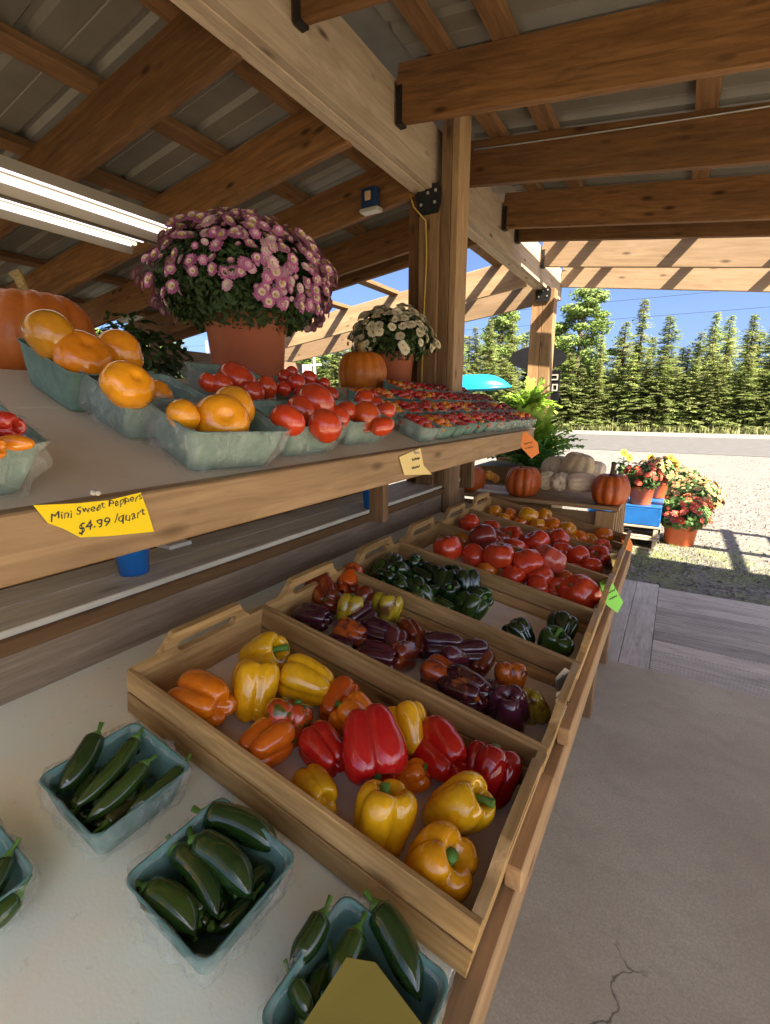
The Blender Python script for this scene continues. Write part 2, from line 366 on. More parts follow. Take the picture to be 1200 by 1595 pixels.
# ------------------------------------------------------------------ the shed
shed = empty('open_shed', (0, 0, 0), label='open timber market shed with beam, rafters and metal roof', cat='shed')
BX0, BX1, BZ = -1.36, -1.24, 2.513
b3 = [(-1.34, -1.30), (-1.30, -1.26)]
for i, x in enumerate((-1.34, -1.3, -1.26)):
    board('beam_ply', (x, -2.0, BZ+.15-(.004 if i == 1 else 0)), (x, 5.74, BZ+.15-(.004 if i == 1 else 0)), .0385, .30, M['beam'], shed)
def post(x, y, bracket=True, base=0, single=False):
    p = empty('post', (x, y, base)); p.parent = shed
    if single:
        board('post_ply', (-.055, 0, 0), (-.055, 0, BZ-base-.001), .14, .105, M['post'], p, up=(1, 0, 0))
        board('post_ply', (.055, 0, 0), (.055, 0, BZ-base-.001), .14, .105, M['post'], p, up=(1, 0, 0))
    else:
        board('post_ply', (-.105, .03, 0), (-.105, .03, BZ-base-.001), .14, .085, M['rafter'], p, up=(1, 0, 0))
        board('post_ply', (.0, -.005, 0), (.0, -.005, BZ-base-.001), .17, .115, M['post'], p, up=(1, 0, 0))
        board('post_ply', (.087, .005, 0), (.087, .005, BZ-base+.40), .15, .055, M['post'], p, up=(1, 0, 0))
        board('post_ply', (.136, .01, 0), (.136, .01, BZ-base+.42), .15, .038, M['rail'], p, up=(1, 0, 0))
    if bracket:
        yb = -.08 if single else -.098
        br = flat('bracket', [[(-.06,-.02),(.06,-.02),(.075,.03),(.075,.09),(.05,.12),(-.05,.12),(-.075,.08)]], .008, M['black_steel'], p,
                  Matrix.Translation((-.0, yb, BZ-base-.10)) @ Matrix.Rotation(R(90), 4, 'X'))
        for sx, sy in ((-.04,.03),(.04,.03),(.0,.08),(.045,.085)):
            b = MB(); b.tube([(sx, sy, .002), (sx, sy, .009)], [.008, .008], 6); b.build('bolt', M['galv'], br)
    return p
p1 = post(-1.262, 2.62)
p2 = post(-1.27, 5.15, True, 0, True)
post(-1.3, -.9, False, 0, True)
JA = math.tan(R(7.9)); JL = math.tan(R(7.0))
RY = [-1.6, -.9, -.2, .75, 1.47, 2.145, 2.885, 3.66, 3.98]
XE = 3.0
def joist(y, mat, drop=0, x1=XE, name='rafter'):
    za, zb = 2.64-drop, 2.64-JA*(x1-BX1)-drop
    j = board(name, (BX1+.004, y, za+.11), (x1, y, zb+.11), .038, .222, mat, shed)
    hb = MB(); hb.box((0, 0, 0), (.03, .046, .15)); h = hb.build('joist_hanger', M['black_steel'], shed, loc=(BX1+.024, y, 2.70)) if y < 5.3 else None
for y in RY: joist(y, M['rafter'])
for y in (4.78, 5.67): joist(y, M['header'])
for y in (-1.7, -1.1, -.5, .1, .7, 1.31, 1.93, 2.55, 3.21, 3.46):
    board('rafter', (BX0-.004, y, 2.50+.11), (-5.2, y, 2.50+.11-JL*(5.2-1.36)), .038, .222, M['rafter'], shed)
for y in (4.75, 5.6): board('rafter', (BX0-.004, y, 2.50+.11), (-5.2, y, 2.50+.11-JL*(5.2-1.36)), .038, .26, M['header'], shed)
# purlins and sheets
SY = 4.05
def zr(x): return 2.64+.222-JA*(x-BX1)
def zl(x): return 2.50+.222-JL*(BX0-x)
for x in (-.75, -.05, .65, 1.35, 2.05, 2.75):
    board('purlin', (x, -2.0, zr(x)+.021), (x, 5.75, zr(x)+.021), .089, .038, M['purlin'], shed, up=(JA, 0, 1))
for x in (-1.02,):
    board('purlin', (x, -2.0, zr(x)+.021), (x, 5.75, zr(x)+.021), .089, .038, M['purlin'], shed, up=(JA, 0, 1))
for x in (-1.62, -2.15, -2.75, -3.4, -4.1, -4.8):
    board('purlin', (x, -2.0, zl(x)+.021), (x, 5.75, zl(x)+.021), .089, .038, M['purlin'], shed, up=(-JL, 0, 1))
def roofsheet(xa, xb, za, zb):
    b = MB(); prof = []; y = -1.05; i = 0
    while y < SY-.24:
        prof += [(y, 0), (y+.085, 0), (y+.088, .003), (y+.094, .003), (y+.097, 0), (y+.180, 0), (y+.195, .020), (y+.218, .020)]; y += .235
    prof.append((SY, 0)); k = len(prof); t = .002
    vs = [(xa, q, za+h) for q, h in prof]+[(xb, q, zb+h) for q, h in prof]+[(xa, q, za+h+t) for q, h in prof]+[(xb, q, zb+h+t) for q, h in prof]
    fs = []
    for i in range(k-1): fs += [(i, i+1, k+i+1, k+i), (2*k+i, 3*k+i, 3*k+i+1, 2*k+i+1)]
    b.add(vs, fs); return b.build('roof_sheet', M['metal_roof'], shed)
roofsheet(-1.18, XE+.05, zr(-1.18)+.044, zr(XE+.05)+.044)
roofsheet(-5.3, -1.40, zl(-5.3)+.044, zl(-1.40)+.044)
board('ridge_cap', (-1.3, -1.05, 2.93), (-1.3, SY, 2.93), .42, .004, M['metal_roof'], shed, c=0)
# outer eave beams and posts
board('eave_beam', (XE-.1, -2, 1.945), (XE-.1, 5.74, 1.945), .12, .2, M['post'], shed)
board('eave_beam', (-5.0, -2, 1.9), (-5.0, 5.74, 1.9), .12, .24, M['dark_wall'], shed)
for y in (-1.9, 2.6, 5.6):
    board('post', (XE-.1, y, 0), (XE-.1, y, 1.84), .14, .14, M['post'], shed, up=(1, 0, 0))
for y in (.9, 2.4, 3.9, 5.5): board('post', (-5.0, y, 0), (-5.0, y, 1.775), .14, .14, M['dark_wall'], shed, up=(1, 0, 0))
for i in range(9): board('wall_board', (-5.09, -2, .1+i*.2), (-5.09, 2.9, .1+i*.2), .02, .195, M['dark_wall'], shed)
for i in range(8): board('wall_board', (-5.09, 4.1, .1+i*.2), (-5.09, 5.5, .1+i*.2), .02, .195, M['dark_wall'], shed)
# blue electrical box on a rafter + cord down the post
eb = empty('outlet_box', hit(582, 313, (0, 2.53, 0), (0, 1, 0)) + Vector((0, -.03, 0)), label='dark blue electrical outlet box fixed on a rafter beside the post', cat='outlet box')
me = cbox(.10, .05, .105, .006); me.materials.append(M['bluebox']); link('box', me, eb)
me = cbox(.035, .012, .045, .003); me.materials.append(M['rail']); link('cover_plate', me, eb, (0, -.03, .008))
me = cbox(.12, .06, .02, .004); me.materials.append(M['white_metal']); link('ledge', me, eb, (.01, -.01, -.064))
b = MB(); b.tube([(-1.36, 2.50, 2.50), (-1.33, 2.485, 2.43), (-1.27, 2.512, 2.36), (-1.265, 2.520, 2.2), (-1.275, 2.518, 1.9), (-1.28, 2.512, 1.5)], [.004]*6, 6)
b.build('yellow_cord', M['cord'], None, True, label='thin yellow cord hanging down the face of the middle post', cat='cord')
def cable(name, a, bb, sag, r, mat, label, cat, n=16, group=None):
    a, bb = Vector(a), Vector(bb); b = MB(); pts = []
    for i in range(n+1):
        t = i/n; q = a.lerp(bb, t); q.z -= sag*4*t*(1-t); pts.append(q)
    b.tube(pts, [r]*(n+1), 5); return b.build(name, mat, None, True, label=label, cat=cat, group=group)
cable('electric_cable', (-1.15, 2.86, 2.80), (2.6, 2.86, 2.44), .03, .004, M['galv'], 'thin grey cable strung along the rafter face right of the middle post', 'cable')

# LED shop lights
def light(xc, w, label):
    y0, y1, z = -2.0, 1.27, 2.0
    t = empty('shop_light', (xc, 0, z), label=label, cat='light fixture', group='shop lights hung under the rafters')
    b = MB(); hw = w/2
    prof = [(-hw, -.0), (-hw+.004, .0), (-hw*.55, .035), (hw*.55, .035), (hw-.004, 0), (hw, 0), (hw*.6, .045), (-hw*.6, .045)]
    k = len(prof); b.add([(x, y0, h) for x, h in prof]+[(x, y1, h) for x, h in prof], [(i, (i+1) % k, (i+1) % k+k, i+k) for i in range(k)]+[tuple(range(k)), tuple(range(2*k-1, k-1, -1))])
    b.build('housing', M['white_metal'], t)
    for j, (x, m) in enumerate(((-.045, 'led'), (-.012, 'led2'), (.035, 'led'))):
        bb = MB(); bb.tube([(x, y0+.02, .018), (x, y1-.03, .018)], [.008 if m == 'led2' else .004]*2, 8); bb.build('tube', M[m], t, True)
    for y in (y0+.05, y0+.4):
        bb = MB(); bb.tube([(0, y, .045), (0, y, zl(xc)-z-.02)], [.003]*2, 5); bb.build('hanging_wire', M['wire'], t)
light(-1.66, .19, 'shop light with bright LED strips, the one nearer the middle beam')
light(-1.88, .19, 'shop light with bright LED strips, the one farther from the beam')

# ------------------------------------------------------------------ display stand
st = empty('display_stand', (-.8, 1.4, 0), label='tiered wooden produce stand with white painted sloping shelves', cat='display stand')
def sb(name, a, bb, w, h, mat, up=(0, 0, 1), c=.003):
    off = Vector((-.8, 1.4, 0)); return board(name, Vector(a)-off, Vector(bb)-off, w, h, mat, st, up, c)
YA, YB = -.75, 2.92
tn = Vector((TS, 0, 1)).normalized()
def slab(name, xa, xb, ya, yb, zf, th, mat, sl):
    n = Vector((sl, 0, 1)).normalized(); a = Vector((xa, (ya+yb)/2, zf(xa)))-n*th/2; bb = Vector((xb, (ya+yb)/2, zf(xb)))-n*th/2
    return sb(name, bb, a, yb-ya, th, mat, up=n, c=.002)
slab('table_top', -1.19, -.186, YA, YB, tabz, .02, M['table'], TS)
sb('front_rail', (-.163, YA, .566), (-.163, YB, .566), .042, .085, M['rail'])
sb('lip_block', (-.149, .655, .632), (-.149, .895, .632), .030, .046, M['rail'])
sb('lip_block', (-.149, 1.06, .632), (-.149, 1.30, .632), .030, .046, M['rail'])
for y in (2.71, 2.16): sb('leg', (-.235, y, 0), (-.235, y, .55), .07, .09, M['post'], up=(1, 0, 0))
for y in (.2, -.6): sb('leg', (-.42, y, 0), (-.42, y, .57), .07, .09, M['post'], up=(1, 0, 0))
for y in (2.71, .9, -.3): sb('leg', (-1.1, y, 0), (-1.1, y, .73), .07, .09, M['post'], up=(1, 0, 0))
sb('apron', (-.23, 2.755, .55), (-1.1, 2.755, .66), .03, .07, M['post'])
# step behind the lower table
sb('riser_board', (-1.17, YA, .837), (-1.17, YB, .837), .03, .115, M['riser'])
sb('riser_strip', (-1.155, YA, .908), (-1.155, YB, .908), .038, .034, M['strip'])
for i in range(2): sb('step_board', (-1.222-.142*i, YA, .931), (-1.222-.142*i, YB, .931), .138, .018, M['grey'])
# upper shelf
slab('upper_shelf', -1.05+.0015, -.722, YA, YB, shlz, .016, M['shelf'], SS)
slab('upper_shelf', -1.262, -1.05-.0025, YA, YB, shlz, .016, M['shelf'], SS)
sb('upper_rail', (-.7, YA, 1.2275), (-.7, 2.72, 1.2275), .04, .089, M['rail'])
for y in (.35, 2.56, 1.6): sb('shelf_bracket', (-.76, y, 1.215), (-1.26, y, 1.35), .04, .07, M['post'])
for y in (2.56, 1.6): sb('upright', (-1.0, y, .94), (-1.0, y, 1.27), .04, .07, M['post'], up=(1, 0, 0))
sb('back_ledge', (-1.47, YA, 1.455), (-1.47, 2.46, 1.455), .40, .02, M['shelf'])
sb('ledge_back', (-1.66, YA, 1.1), (-1.66, 2.46, 1.1), .03, .66, M['dark_wall'])
for y in (2.40, .9, -.4): sb('back_post', (-1.60, y, 0), (-1.60, y, 1.44), .07, .07, M['post'], up=(1, 0, 0))
sb('end_board', (-1.2, 2.86, .985), (-1.2, 2.765, 1.3), .03, .09, M['post'], up=(1, 0, 0))

# ------------------------------------------------------------------ crates
CW, CL, CH = .3625, .80, .110
def make_crate(y, label):
    c = empty('produce_crate', (-.955, y, tabz(-.955)+.004), (0, TA, 0), label=label, cat='crate', group='pine crates on the sloping table')
    hd = []
    for k in range(9): a = math.pi*(.5+k/8); hd.append((.112+.014*math.cos(a), .118+.014*math.sin(a)))
    for k in range(9): a = math.pi*(-.5+k/8); hd.append((.256+.014*math.cos(a), .118+.014*math.sin(a)))
    out = [(0, .0), (CW, 0), (CW, CH), (.318, CH), (.298, CH+.018), (.280, CH+.046), (.275, CH+.048), (.093, CH+.048), (.088, CH+.046), (.068, CH+.018), (.050, CH), (0, CH)]
    for x in (.009, CL-.009):
        flat('end_board', [out, hd], .018, M['crate'], c, Matrix.Translation((x, 0, 0)) @ Matrix(((0,0,1,0),(1,0,0,0),(0,1,0,0),(0,0,0,1))))
    for yy in (-.0062, CW+.0062):
        board('side_slat', (0, yy, .083), (CL, yy, .083), .011, .052, M['crate'], c, c=.0015)
        board('side_slat', (0, yy, .026), (CL, yy, .026), .011, .050, M['crate'], c, c=.0015)
    board('base_board', (.019, CW/2, .007), (CL-.019, CW/2, .007), CW-.002, .010, M['crate'], c)
    # crumpled paper liner
    b = MB(); nx, ny = 26, 12; rr = random.Random(int(y*100))
    for i in range(nx+1):
        for j in range(ny+1):
            b.v.append((.021+(CL-.042)*i/nx, .006+(CW-.012)*j/ny, .014+rr.random()*.004))
    for i in range(nx):
        for j in range(ny): q = i*(ny+1)+j; b.f.append((q, q+ny+1, q+ny+2, q+1)); b.m.append(0)
    b.build('paper_liner', M['liner'], c, True)
    return c
CY = [.503, .892, 1.272, 1.652, 2.034, 2.414]
CT = ['nearest long pine crate, holding red, orange and yellow bell peppers',
      'second pine crate, filled with purple and two-tone bell peppers',
      'third pine crate, part empty with dark green peppers',
      'fourth pine crate, heaped with big ribbed red tomatoes',
      'fifth pine crate, red tomatoes beyond the green tagged crate',
      'farthest pine crate on the table, full of orange tomatoes']
for y, t in zip(CY, CT): make_crate(y, t)

# ------------------------------------------------------------------ fruit meshes
def lobed(n, prof, depth, seg=36, p=.6, wob=.05, seed=0, zl=.06, sq=1.0):
    rr = random.Random(seed); ph = rr.random()*6; amp = [1+rr.uniform(-wob, wob)*1.2 for _ in range(n)]
    b = MB(); rings = []
    # smooth the profile
    P = [Vector((r, z)) for r, z in prof]; Q = []
    for i in range(len(P)-1):
        p0, p1_, p2_, p3 = P[max(i-1, 0)], P[i], P[i+1], P[min(i+2, len(P)-1)]
        for k in range(3):
            t = k/3; Q.append(.5*((2*p1_)+(-p0+p2_)*t+(2*p0-5*p1_+4*p2_-p3)*t*t+(-p0+3*p1_-3*p2_+p3)*t*t*t))
    Q.append(P[-1]); bx, by = rr.uniform(-.12, .12), rr.uniform(-.12, .12)
    for r, z in Q:
        ring = []
        for k in range(seg):
            u = 2*math.pi*k/seg; s = abs(math.sin(n*(u+ph)/2)); L = 1-depth*(1-s**p)
            li = int((n*(u+ph)/(2*math.pi))) % n; w = math.sin((n*(u+ph)/2) % math.pi)
            a = 1+(amp[li]-1)*w
            rr_ = max(r, 0)*L*a; zz = z + (zl*(s**p)*(1 if z > 0 else -1)*min(1, r/.45)*(1 if abs(z) > .45 else .0))*a
            ring.append((rr_*math.cos(u)+bx*(z*z-.4)*.5, rr_*math.sin(u)*sq+by*z*.5, zz))
        rings.append(ring)
    vs = [q for r in rings for q in r]; fs = []
    for i in range(len(rings)-1):
        for k in range(seg): fs.append((i*seg+k, (i+1)*seg+k, (i+1)*seg+(k+1) % seg, i*seg+(k+1) % seg))
    b.add(vs, fs); b.add(rings[0], [tuple(range(seg))]); b.add(rings[-1], [tuple(reversed(range(seg)))])
    return b
BELL = [(.03, .56), (.12, .60), (.26, .78), (.46, .95), (.68, .97), (.88, .80), (.99, .50), (.98, .15), (.91, -.22), (.81, -.56), (.66, -.86), (.46, -1.0), (.26, -.95), (.1, -.82), (.03, -.80)]
TOM = [(.03, .56), (.14, .60), (.32, .70), (.58, .72), (.84, .56), (1.0, .18), (1.0, -.15), (.86, -.50), (.58, -.68), (.28, -.72), (.05, -.70)]
PUM = [(.03, .62), (.14, .68), (.34, .84), (.60, .86), (.86, .62), (1.0, .2), (1.0, -.2), (.88, -.58), (.62, -.80), (.32, -.82), (.05, -.76)]
ROUND = [(.02, .76), (.12, .78), (.30, .86), (.55, .80), (.80, .60), (.96, .28), (1.0, 0), (.95, -.32), (.78, -.62), (.52, -.82), (.25, -.90), (.03, -.90)]
def finish(b, name, mat, sub=False):
    me = b.mesh(name, mat, True)
    for pl in me.polygons: pl.use_smooth = True
    return me
def stem_mesh(h, r, bend, mat, star=True, seed=0, n=5):
    rr = random.Random(seed); b = MB()
    b.tube([(0, 0, -.02), (0, 0, h*.25), (bend*.3, bend*.1, h*.6), (bend, bend*.25, h)], [r*1.5, r, r*.85, r*1.15], 8)
    if star:
        for k in range(n):
            a = 2*math.pi*(k+rr.random()*.3)/n; d = Vector((math.cos(a), math.sin(a), 0)); e = Vector((-d.y, d.x, 0)); L = r*rr.uniform(2.4, 3.6)
            b.add([d*r*.4-e*r*.6+Vector((0,0,.02)), d*r*.4+e*r*.6+Vector((0,0,.02)), d*L*.7+e*r*.6+Vector((0,0,.05)), d*L+Vector((0,0,.09)), d*L*.7-e*r*.6+Vector((0,0,.05))], [(0,1,2,3,4)])
    return b.mesh('stem', mat, True)
bells = [finish(lobed(n, BELL, dep, 64, .58, .14, s, .14), 'bell', M['veg']) for n, dep, s in ((4, .30, 1), (3, .33, 2), (4, .26, 3), (4, .34, 4), (3, .30, 5))]
bstem = [stem_mesh(.42, .10, .12, M['stem'], True, 1), stem_mesh(.50, .09, -.22, M['stem'], True, 2), stem_mesh(.32, .12, .06, M['stem'], True, 3)]
toms = [finish(lobed(n, TOM, dep, 40, .8, .10, s, .03), 'tom', M['tomato']) for n, dep, s in ((7, .07, 11), (5, .05, 12), (9, .10, 13), (6, .03, 14))]
tstem = [stem_mesh(.16, .05, .06, M['stem'], True, 5), stem_mesh(.10, .06, .02, M['drystem'], False, 6)]
rounds = [finish(lobed(n, ROUND, dep, 40, .9, .05, s, .02), 'round', M['tomato']) for n, dep, s in ((5, .025, 41), (4, .015, 42), (6, .04, 43))]
smooth_tom = finish(lobed(3, ROUND, .01, 24, 1, .03, 21, 0), 'smooth_tom', M['tomato'])
oval = finish(lobed(3, [(.02, .86), (.25, .88), (.55, .74), (.85, .42), (1, .0), (.92, -.42), (.62, -.86), (.3, -1.04), (.04, -1.08)], .02, 24, 1, .03, 22, 0), 'oval_tom', M['tomato'])
pum = [finish(lobed(n, PUM, dep, 72, .7, .05, s, .03), 'pum', M['pumpkin']) for n, dep, s in ((14, .09, 31), (11, .11, 32), (10, .14, 33))]
def fruit(name, me, mat, pos, r, axis, col, label, cat, group, stem=None, sz=None, spin=None, stemz=.58, squash=1.0):
    o = bpy.data.objects.new(name, me); COL.objects.link(o)
    ax = Vector(axis).normalized(); q = ax.to_track_quat('Z', 'Y'); sp = rnd.random()*6.28 if spin is None else spin
    sx, sy, sz_ = (r*rnd.uniform(.96, 1.04), r*rnd.uniform(.96, 1.04), (sz or r)*squash)
    o.matrix_world = Matrix.Translation(pos) @ q.to_matrix().to_4x4() @ Matrix.Rotation(sp, 4, 'Z') @ Matrix.Diagonal((sx, sy, sz_, 1))
    for s in o.material_slots: s.link = 'OBJECT'; s.material = mat
    j = rnd.uniform(.9, 1.1); o.color = (col[0]*j, col[1]*j*rnd.uniform(.93, 1.07), col[2]*j, 1)
    tag(o, label, cat, group)
    if stem is not None:
        s = link('stem', stem, o, (0, 0, stemz)); s.scale = (1.5, 1.5, 1.3)
    return o
RED, DRED, ORG, YEL, DOR = (.50, .012, .008), (.26, .006, .006), (.88, .22, .006), (.88, .48, .008), (.68, .11, .006)
PUR, BRN, YGR, GRN, DGR = (.055, .010, .022), (.19, .028, .010), (.45, .33, .02), (.025, .065, .010), (.008, .030, .006)
def axis(tilt, ang, slope=0):
    d = RT*math.cos(R(ang)) + FWH*math.sin(R(ang)); return Vector((0, 0, 1))*math.cos(R(tilt)) + d*math.sin(R(tilt))
# (px, py, r_px, height of centre above crate floor in r, tilt, image angle of the stem, colour, material, elongation, label)
def bellset(items, group, where):
    for i, (px, py, rp, lift, tilt, ang, col, mat, el, lab) in enumerate(items):
        h = .05
        for _ in range(3):
            p = tab(px, py, h+.018); r = rp*depth(p)/F; h = r*lift
        fruit('bell_pepper', bells[i % 5], M[mat], p, r, axis(tilt, ang), col, lab+' '+where, 'bell pepper', group, bstem[i % 3], r*min(el, 1.2)*.86)
V = 'veg'
bellset([
 (314, 1095, 45, .85, 100, 150, ORG, V, 1.15, 'orange bell pepper lying at the handle end alone'),
 (410, 1020, 38, 1.0, 60, -20, YEL, V, 1.05, 'yellow bell pepper farthest back beside the handle'),
 (396, 1075, 40, 1.0, 28, 80, YEL, V, 1.15, 'yellow bell pepper standing with stem up behind the orange one'),
 (477, 1063, 39, 1.0, 75, 170, YEL, V, 1.1, 'yellow bell pepper leaning its stem left against the far slat'),
 (448, 1125, 36, 1.0, 30, 60, (.55, .07, .01), 'veg_mottled', .95, 'small orange bell pepper with green streaks'),
 (414, 1163, 38, .95, 100, 60, (.80, .17, .008), V, 1.1, 'orange bell pepper lying beside the near slat'),
 (528, 1090, 30, 1.1, 70, 60, DOR, V, 1.2, 'red-orange bell pepper standing against the far slat'),
 (556, 1117, 35, 1.2, 50, 160, ORG, V, 1.0, 'orange-yellow bell pepper tucked behind the big red one'),
 (505, 1168, 40, .95, 80, 130, RED, V, 1.05, 'deep red bell pepper left of the big glossy red one'),
 (583, 1158, 48, 1.65, 125, -75, (.50, .008, .010), V, 1.12, 'largest glossy red bell pepper on top with stem down'),
 (638, 1137, 37, 1.1, 45, 110, YEL, V, 1.1, 'yellow bell pepper with a long stem behind the big red one'),
 (492, 1232, 40, .9, 110, 120, (.75, .42, .008), V, 1.2, 'yellow bell pepper lying on its side by the near slat'),
 (595, 1277, 49, 1.05, 22, 60, (.80, .42, .008), V, 1.08, 'large yellow bell pepper standing stem up in the middle'),
 (640, 1210, 26, 1.0, 60, 0, ORG, V, 1.1, 'small orange bell pepper half hidden under the big red one'),
 (688, 1172, 40, 1.0, 95, 120, RED, V, 1.1, 'red bell pepper with creased side next to the corner'),
 (762, 1205, 42, 1.0, 35, 60, (.40, .006, .008), V, 1.05, 'red bell pepper with curling green stem in the front corner'),
 (714, 1256, 50, 1.1, 48, -20, (.80, .46, .010), V, 1.1, 'broad yellow bell pepper facing the floor side'),
 (679, 1350, 53, 1.0, 40, -30, (.82, .36, .006), V, 1.05, 'four-lobed yellow bell pepper nearest the front corner'),
], 'bell peppers in the nearest crate', 'in the nearest crate')
VP_, VR = 'veg_purple', 'veg_ripe'
bellset([
 (502, 922, 26, 1.0, 70, 120, BRN, VP_, 1.1, 'red-brown pepper at the handle end'),
 (545, 902, 24, 1.1, 80, 80, DOR, VR, 1.2, 'orange-red pepper in the far back corner'),
 (487, 962, 25, 1.0, 95, 150, PUR, V, 1.5, 'dark purple long pepper by the near back corner'),
 (545, 952, 26, 1.2, 25, 60, YGR, VR, 1.05, 'yellow-green pepper with stem up between purple ones'),
 (570, 938, 20, 1.2, 60, 30, BRN, V, 1.0, 'small dull red pepper between two yellow-topped ones'),
 (605, 948, 24, 1.3, 20, 60, YGR, VR, 1.0, 'yellow-topped pepper against the far slat'),
 (547, 987, 26, 1.1, 85, 150, (.50, .10, .01), VR, 1.05, 'orange-brown striped pepper'),
 (592, 985, 26, 1.2, 90, 140, PUR, V, 1.3, 'purple pepper lying in the middle of the back group'),
 (640, 985, 23, 1.0, 95, 110, BRN, VP_, 1.3, 'red-brown long pepper against the far slat'),
 (532, 1005, 20, .9, 90, 160, PUR, V, 1.3, 'purple pepper pressed to the near slat'),
 (587, 1027, 28, .9, 95, 160, (.07, .008, .018), V, 1.4, 'wine purple pepper beside the near slat'),
 (627, 1018, 27, 1.1, 110, 60, BRN, VP_, 1.2, 'brown and plum pepper at the gap in the middle'),
 (690, 1008, 27, 1.0, 95, 170, PUR, V, 1.3, 'dark purple pepper beyond the gap'),
 (728, 1018, 27, 1.0, 95, 10, PUR, V, 1.3, 'dark purple pepper against the far slat past the gap'),
 (687, 1052, 28, 1.1, 80, 150, (.40, .07, .01), VR, 1.05, 'orange and brown pepper right after the gap'),
 (725, 1070, 34, 1.2, 100, 130, (.06, .008, .016), VP_, 1.15, 'big shiny purple pepper on top of the front group'),
 (752, 1032, 20, 1.1, 70, 60, BRN, V, 1.1, 'small red-brown pepper behind the orange-topped one'),
 (794, 1057, 27, 1.2, 25, 80, (.62, .16, .01), VR, .95, 'orange-topped pepper with stem up'),
 (758, 1085, 24, .9, 90, 30, PUR, V, 1.1, 'purple pepper under the orange-topped one'),
 (792, 1105, 32, 1.0, 160, 60, (.07, .012, .03), V, 1.2, 'purple pepper standing in the front corner'),
 (520, 940, 20, 1.3, 60, 200, BRN, V, 1.0, 'dull red pepper between the long purple and yellow-green ones'),
 (565, 965, 22, 1.2, 80, 40, PUR, V, 1.1, 'purple pepper just below the yellow-green one'),
 (612, 1002, 22, 1.4, 60, 80, (.09, .012, .02), V, 1.1, 'plum red pepper on top of the back group'),
 (655, 1003, 20, 1.0, 60, 80, BRN, V, 1.1, 'red-brown pepper against the far slat beside the gap'),
 (705, 1032, 24, 1.4, 70, 210, (.08, .010, .022), V, 1.1, 'purple pepper on top between the gap and the shiny one'),
 (735, 1100, 24, .9, 80, 200, PUR, V, 1.1, 'purple pepper low by the near slat'),
 (826, 1100, 24, 1.0, 160, 30, YGR, VR, 1.4, 'yellow and purple pepper against the front board'),
], 'purple peppers in the second crate', 'in the second crate')
greens = []
gl = ['dark green pepper in the back heap, ']
k = 0
gr = random.Random(4)
for (px, py) in [(590,893),(612,880),(640,885),(625,900),(603,905),(655,903),(676,893),(650,920),(628,917),(690,912),(710,900),(672,925),(700,930),(730,915),(745,930),(720,945),(690,945),(738,952),(660,940)]:
    k += 1
    greens.append((px, py, gr.uniform(17, 21), gr.uniform(1.0, 1.5), gr.uniform(20, 110), gr.uniform(0, 360), GRN if gr.random() < .5 else DGR, V, gr.uniform(.95, 1.3), None))
mk = {0: 'at the handle end', 18: 'lowest by the near slat', 17: 'frontmost above the bare liner', 14: 'in the front far corner of the heap'}
for i, g in enumerate(greens):
    px, py, rp, lift, tilt, ang, col, mat, el, _ = g; h = .04
    for _ in range(3): p = tab(px, py, h+.018); r = rp*depth(p)/F; h = r*lift
    lab = 'dark green pepper of the back heap %s' % mk[i] if i in mk else 'dark green pepper heaped at the back of the third crate'
    fruit('green_pepper', bells[(i*3) % 5], M['veg'], p, r, axis(tilt, ang), col, lab, 'pepper', 'green peppers heaped in the third crate', bstem[i % 3], r*el)
bellset([
 (810, 987, 23, 1.0, 40, 140, DGR, V, 1.0, 'dark green pepper left of the front three'),
 (860, 1003, 27, 1.0, 20, -60, GRN, V, 1.0, 'dark green pepper, largest of the front three'),
 (875, 978, 24, 1.1, 50, 60, DGR, V, 1.0, 'dark green pepper in the front far corner'),
], 'green peppers at the front of the third crate', 'in the third crate')
TRED, TDK = (.60, .05, .014), (.26, .035, .022)
def tomset(items, y0, group, cat, label_fmt, meshes=None, mat='tomato', name='tomato', stems=True):
    order = sorted(range(len(items)), key=lambda i: items[i][0])
    words = ['first', 'second', 'third', 'fourth', 'fifth', 'sixth', 'seventh', 'eighth', 'ninth', 'tenth', 'eleventh', 'twelfth', 'thirteenth', 'fourteenth', 'fifteenth', 'sixteenth', 'seventeenth', 'eighteenth', 'nineteenth', 'twentieth', 'twenty-first', 'twenty-second', 'twenty-third']
    for rank, i in enumerate(order):
        px, py, rp, lift, col = items[i][:5]; h = .04
        for _ in range(3): p = tab(px, py, h+.018); r = rp*depth(p)/F; h = r*lift
        ms = meshes or toms
        tl = rnd.uniform(5, 75)
        fruit(name, ms[i % len(ms)], M[mat], p, r, axis(tl, rnd.uniform(0, 360)), col, label_fmt % words[rank], cat, group, tstem[i % 2] if stems else None, r*rnd.uniform(.92, 1.08), stemz=.56)
tomset([(697,855,23,1.3,TRED),(737,866,20,1.3,TRED),(777,866,27,1.5,TRED),(752,840,24,1.6,TDK),(822,880,27,1.4,TRED),(842,898,22,1.3,TRED),(858,872,26,1.9,(.50,.07,.04)),(902,924,30,1.0,TRED),
        (838,916,20,.9,TRED),(760,888,18,.9,(.70,.20,.01)),(880,905,18,.9,(.62,.14,.02)),(722,842,16,.9,(.65,.22,.02)),(800,900,20,1.0,TRED),(800,855,20,1.0,TRED),(868,920,20,.9,TRED),(780,838,18,.8,TDK)],
       0, 'ribbed tomatoes in the fourth crate', 'tomato', 'ribbed tomato in the fourth crate, %s from its handle end')
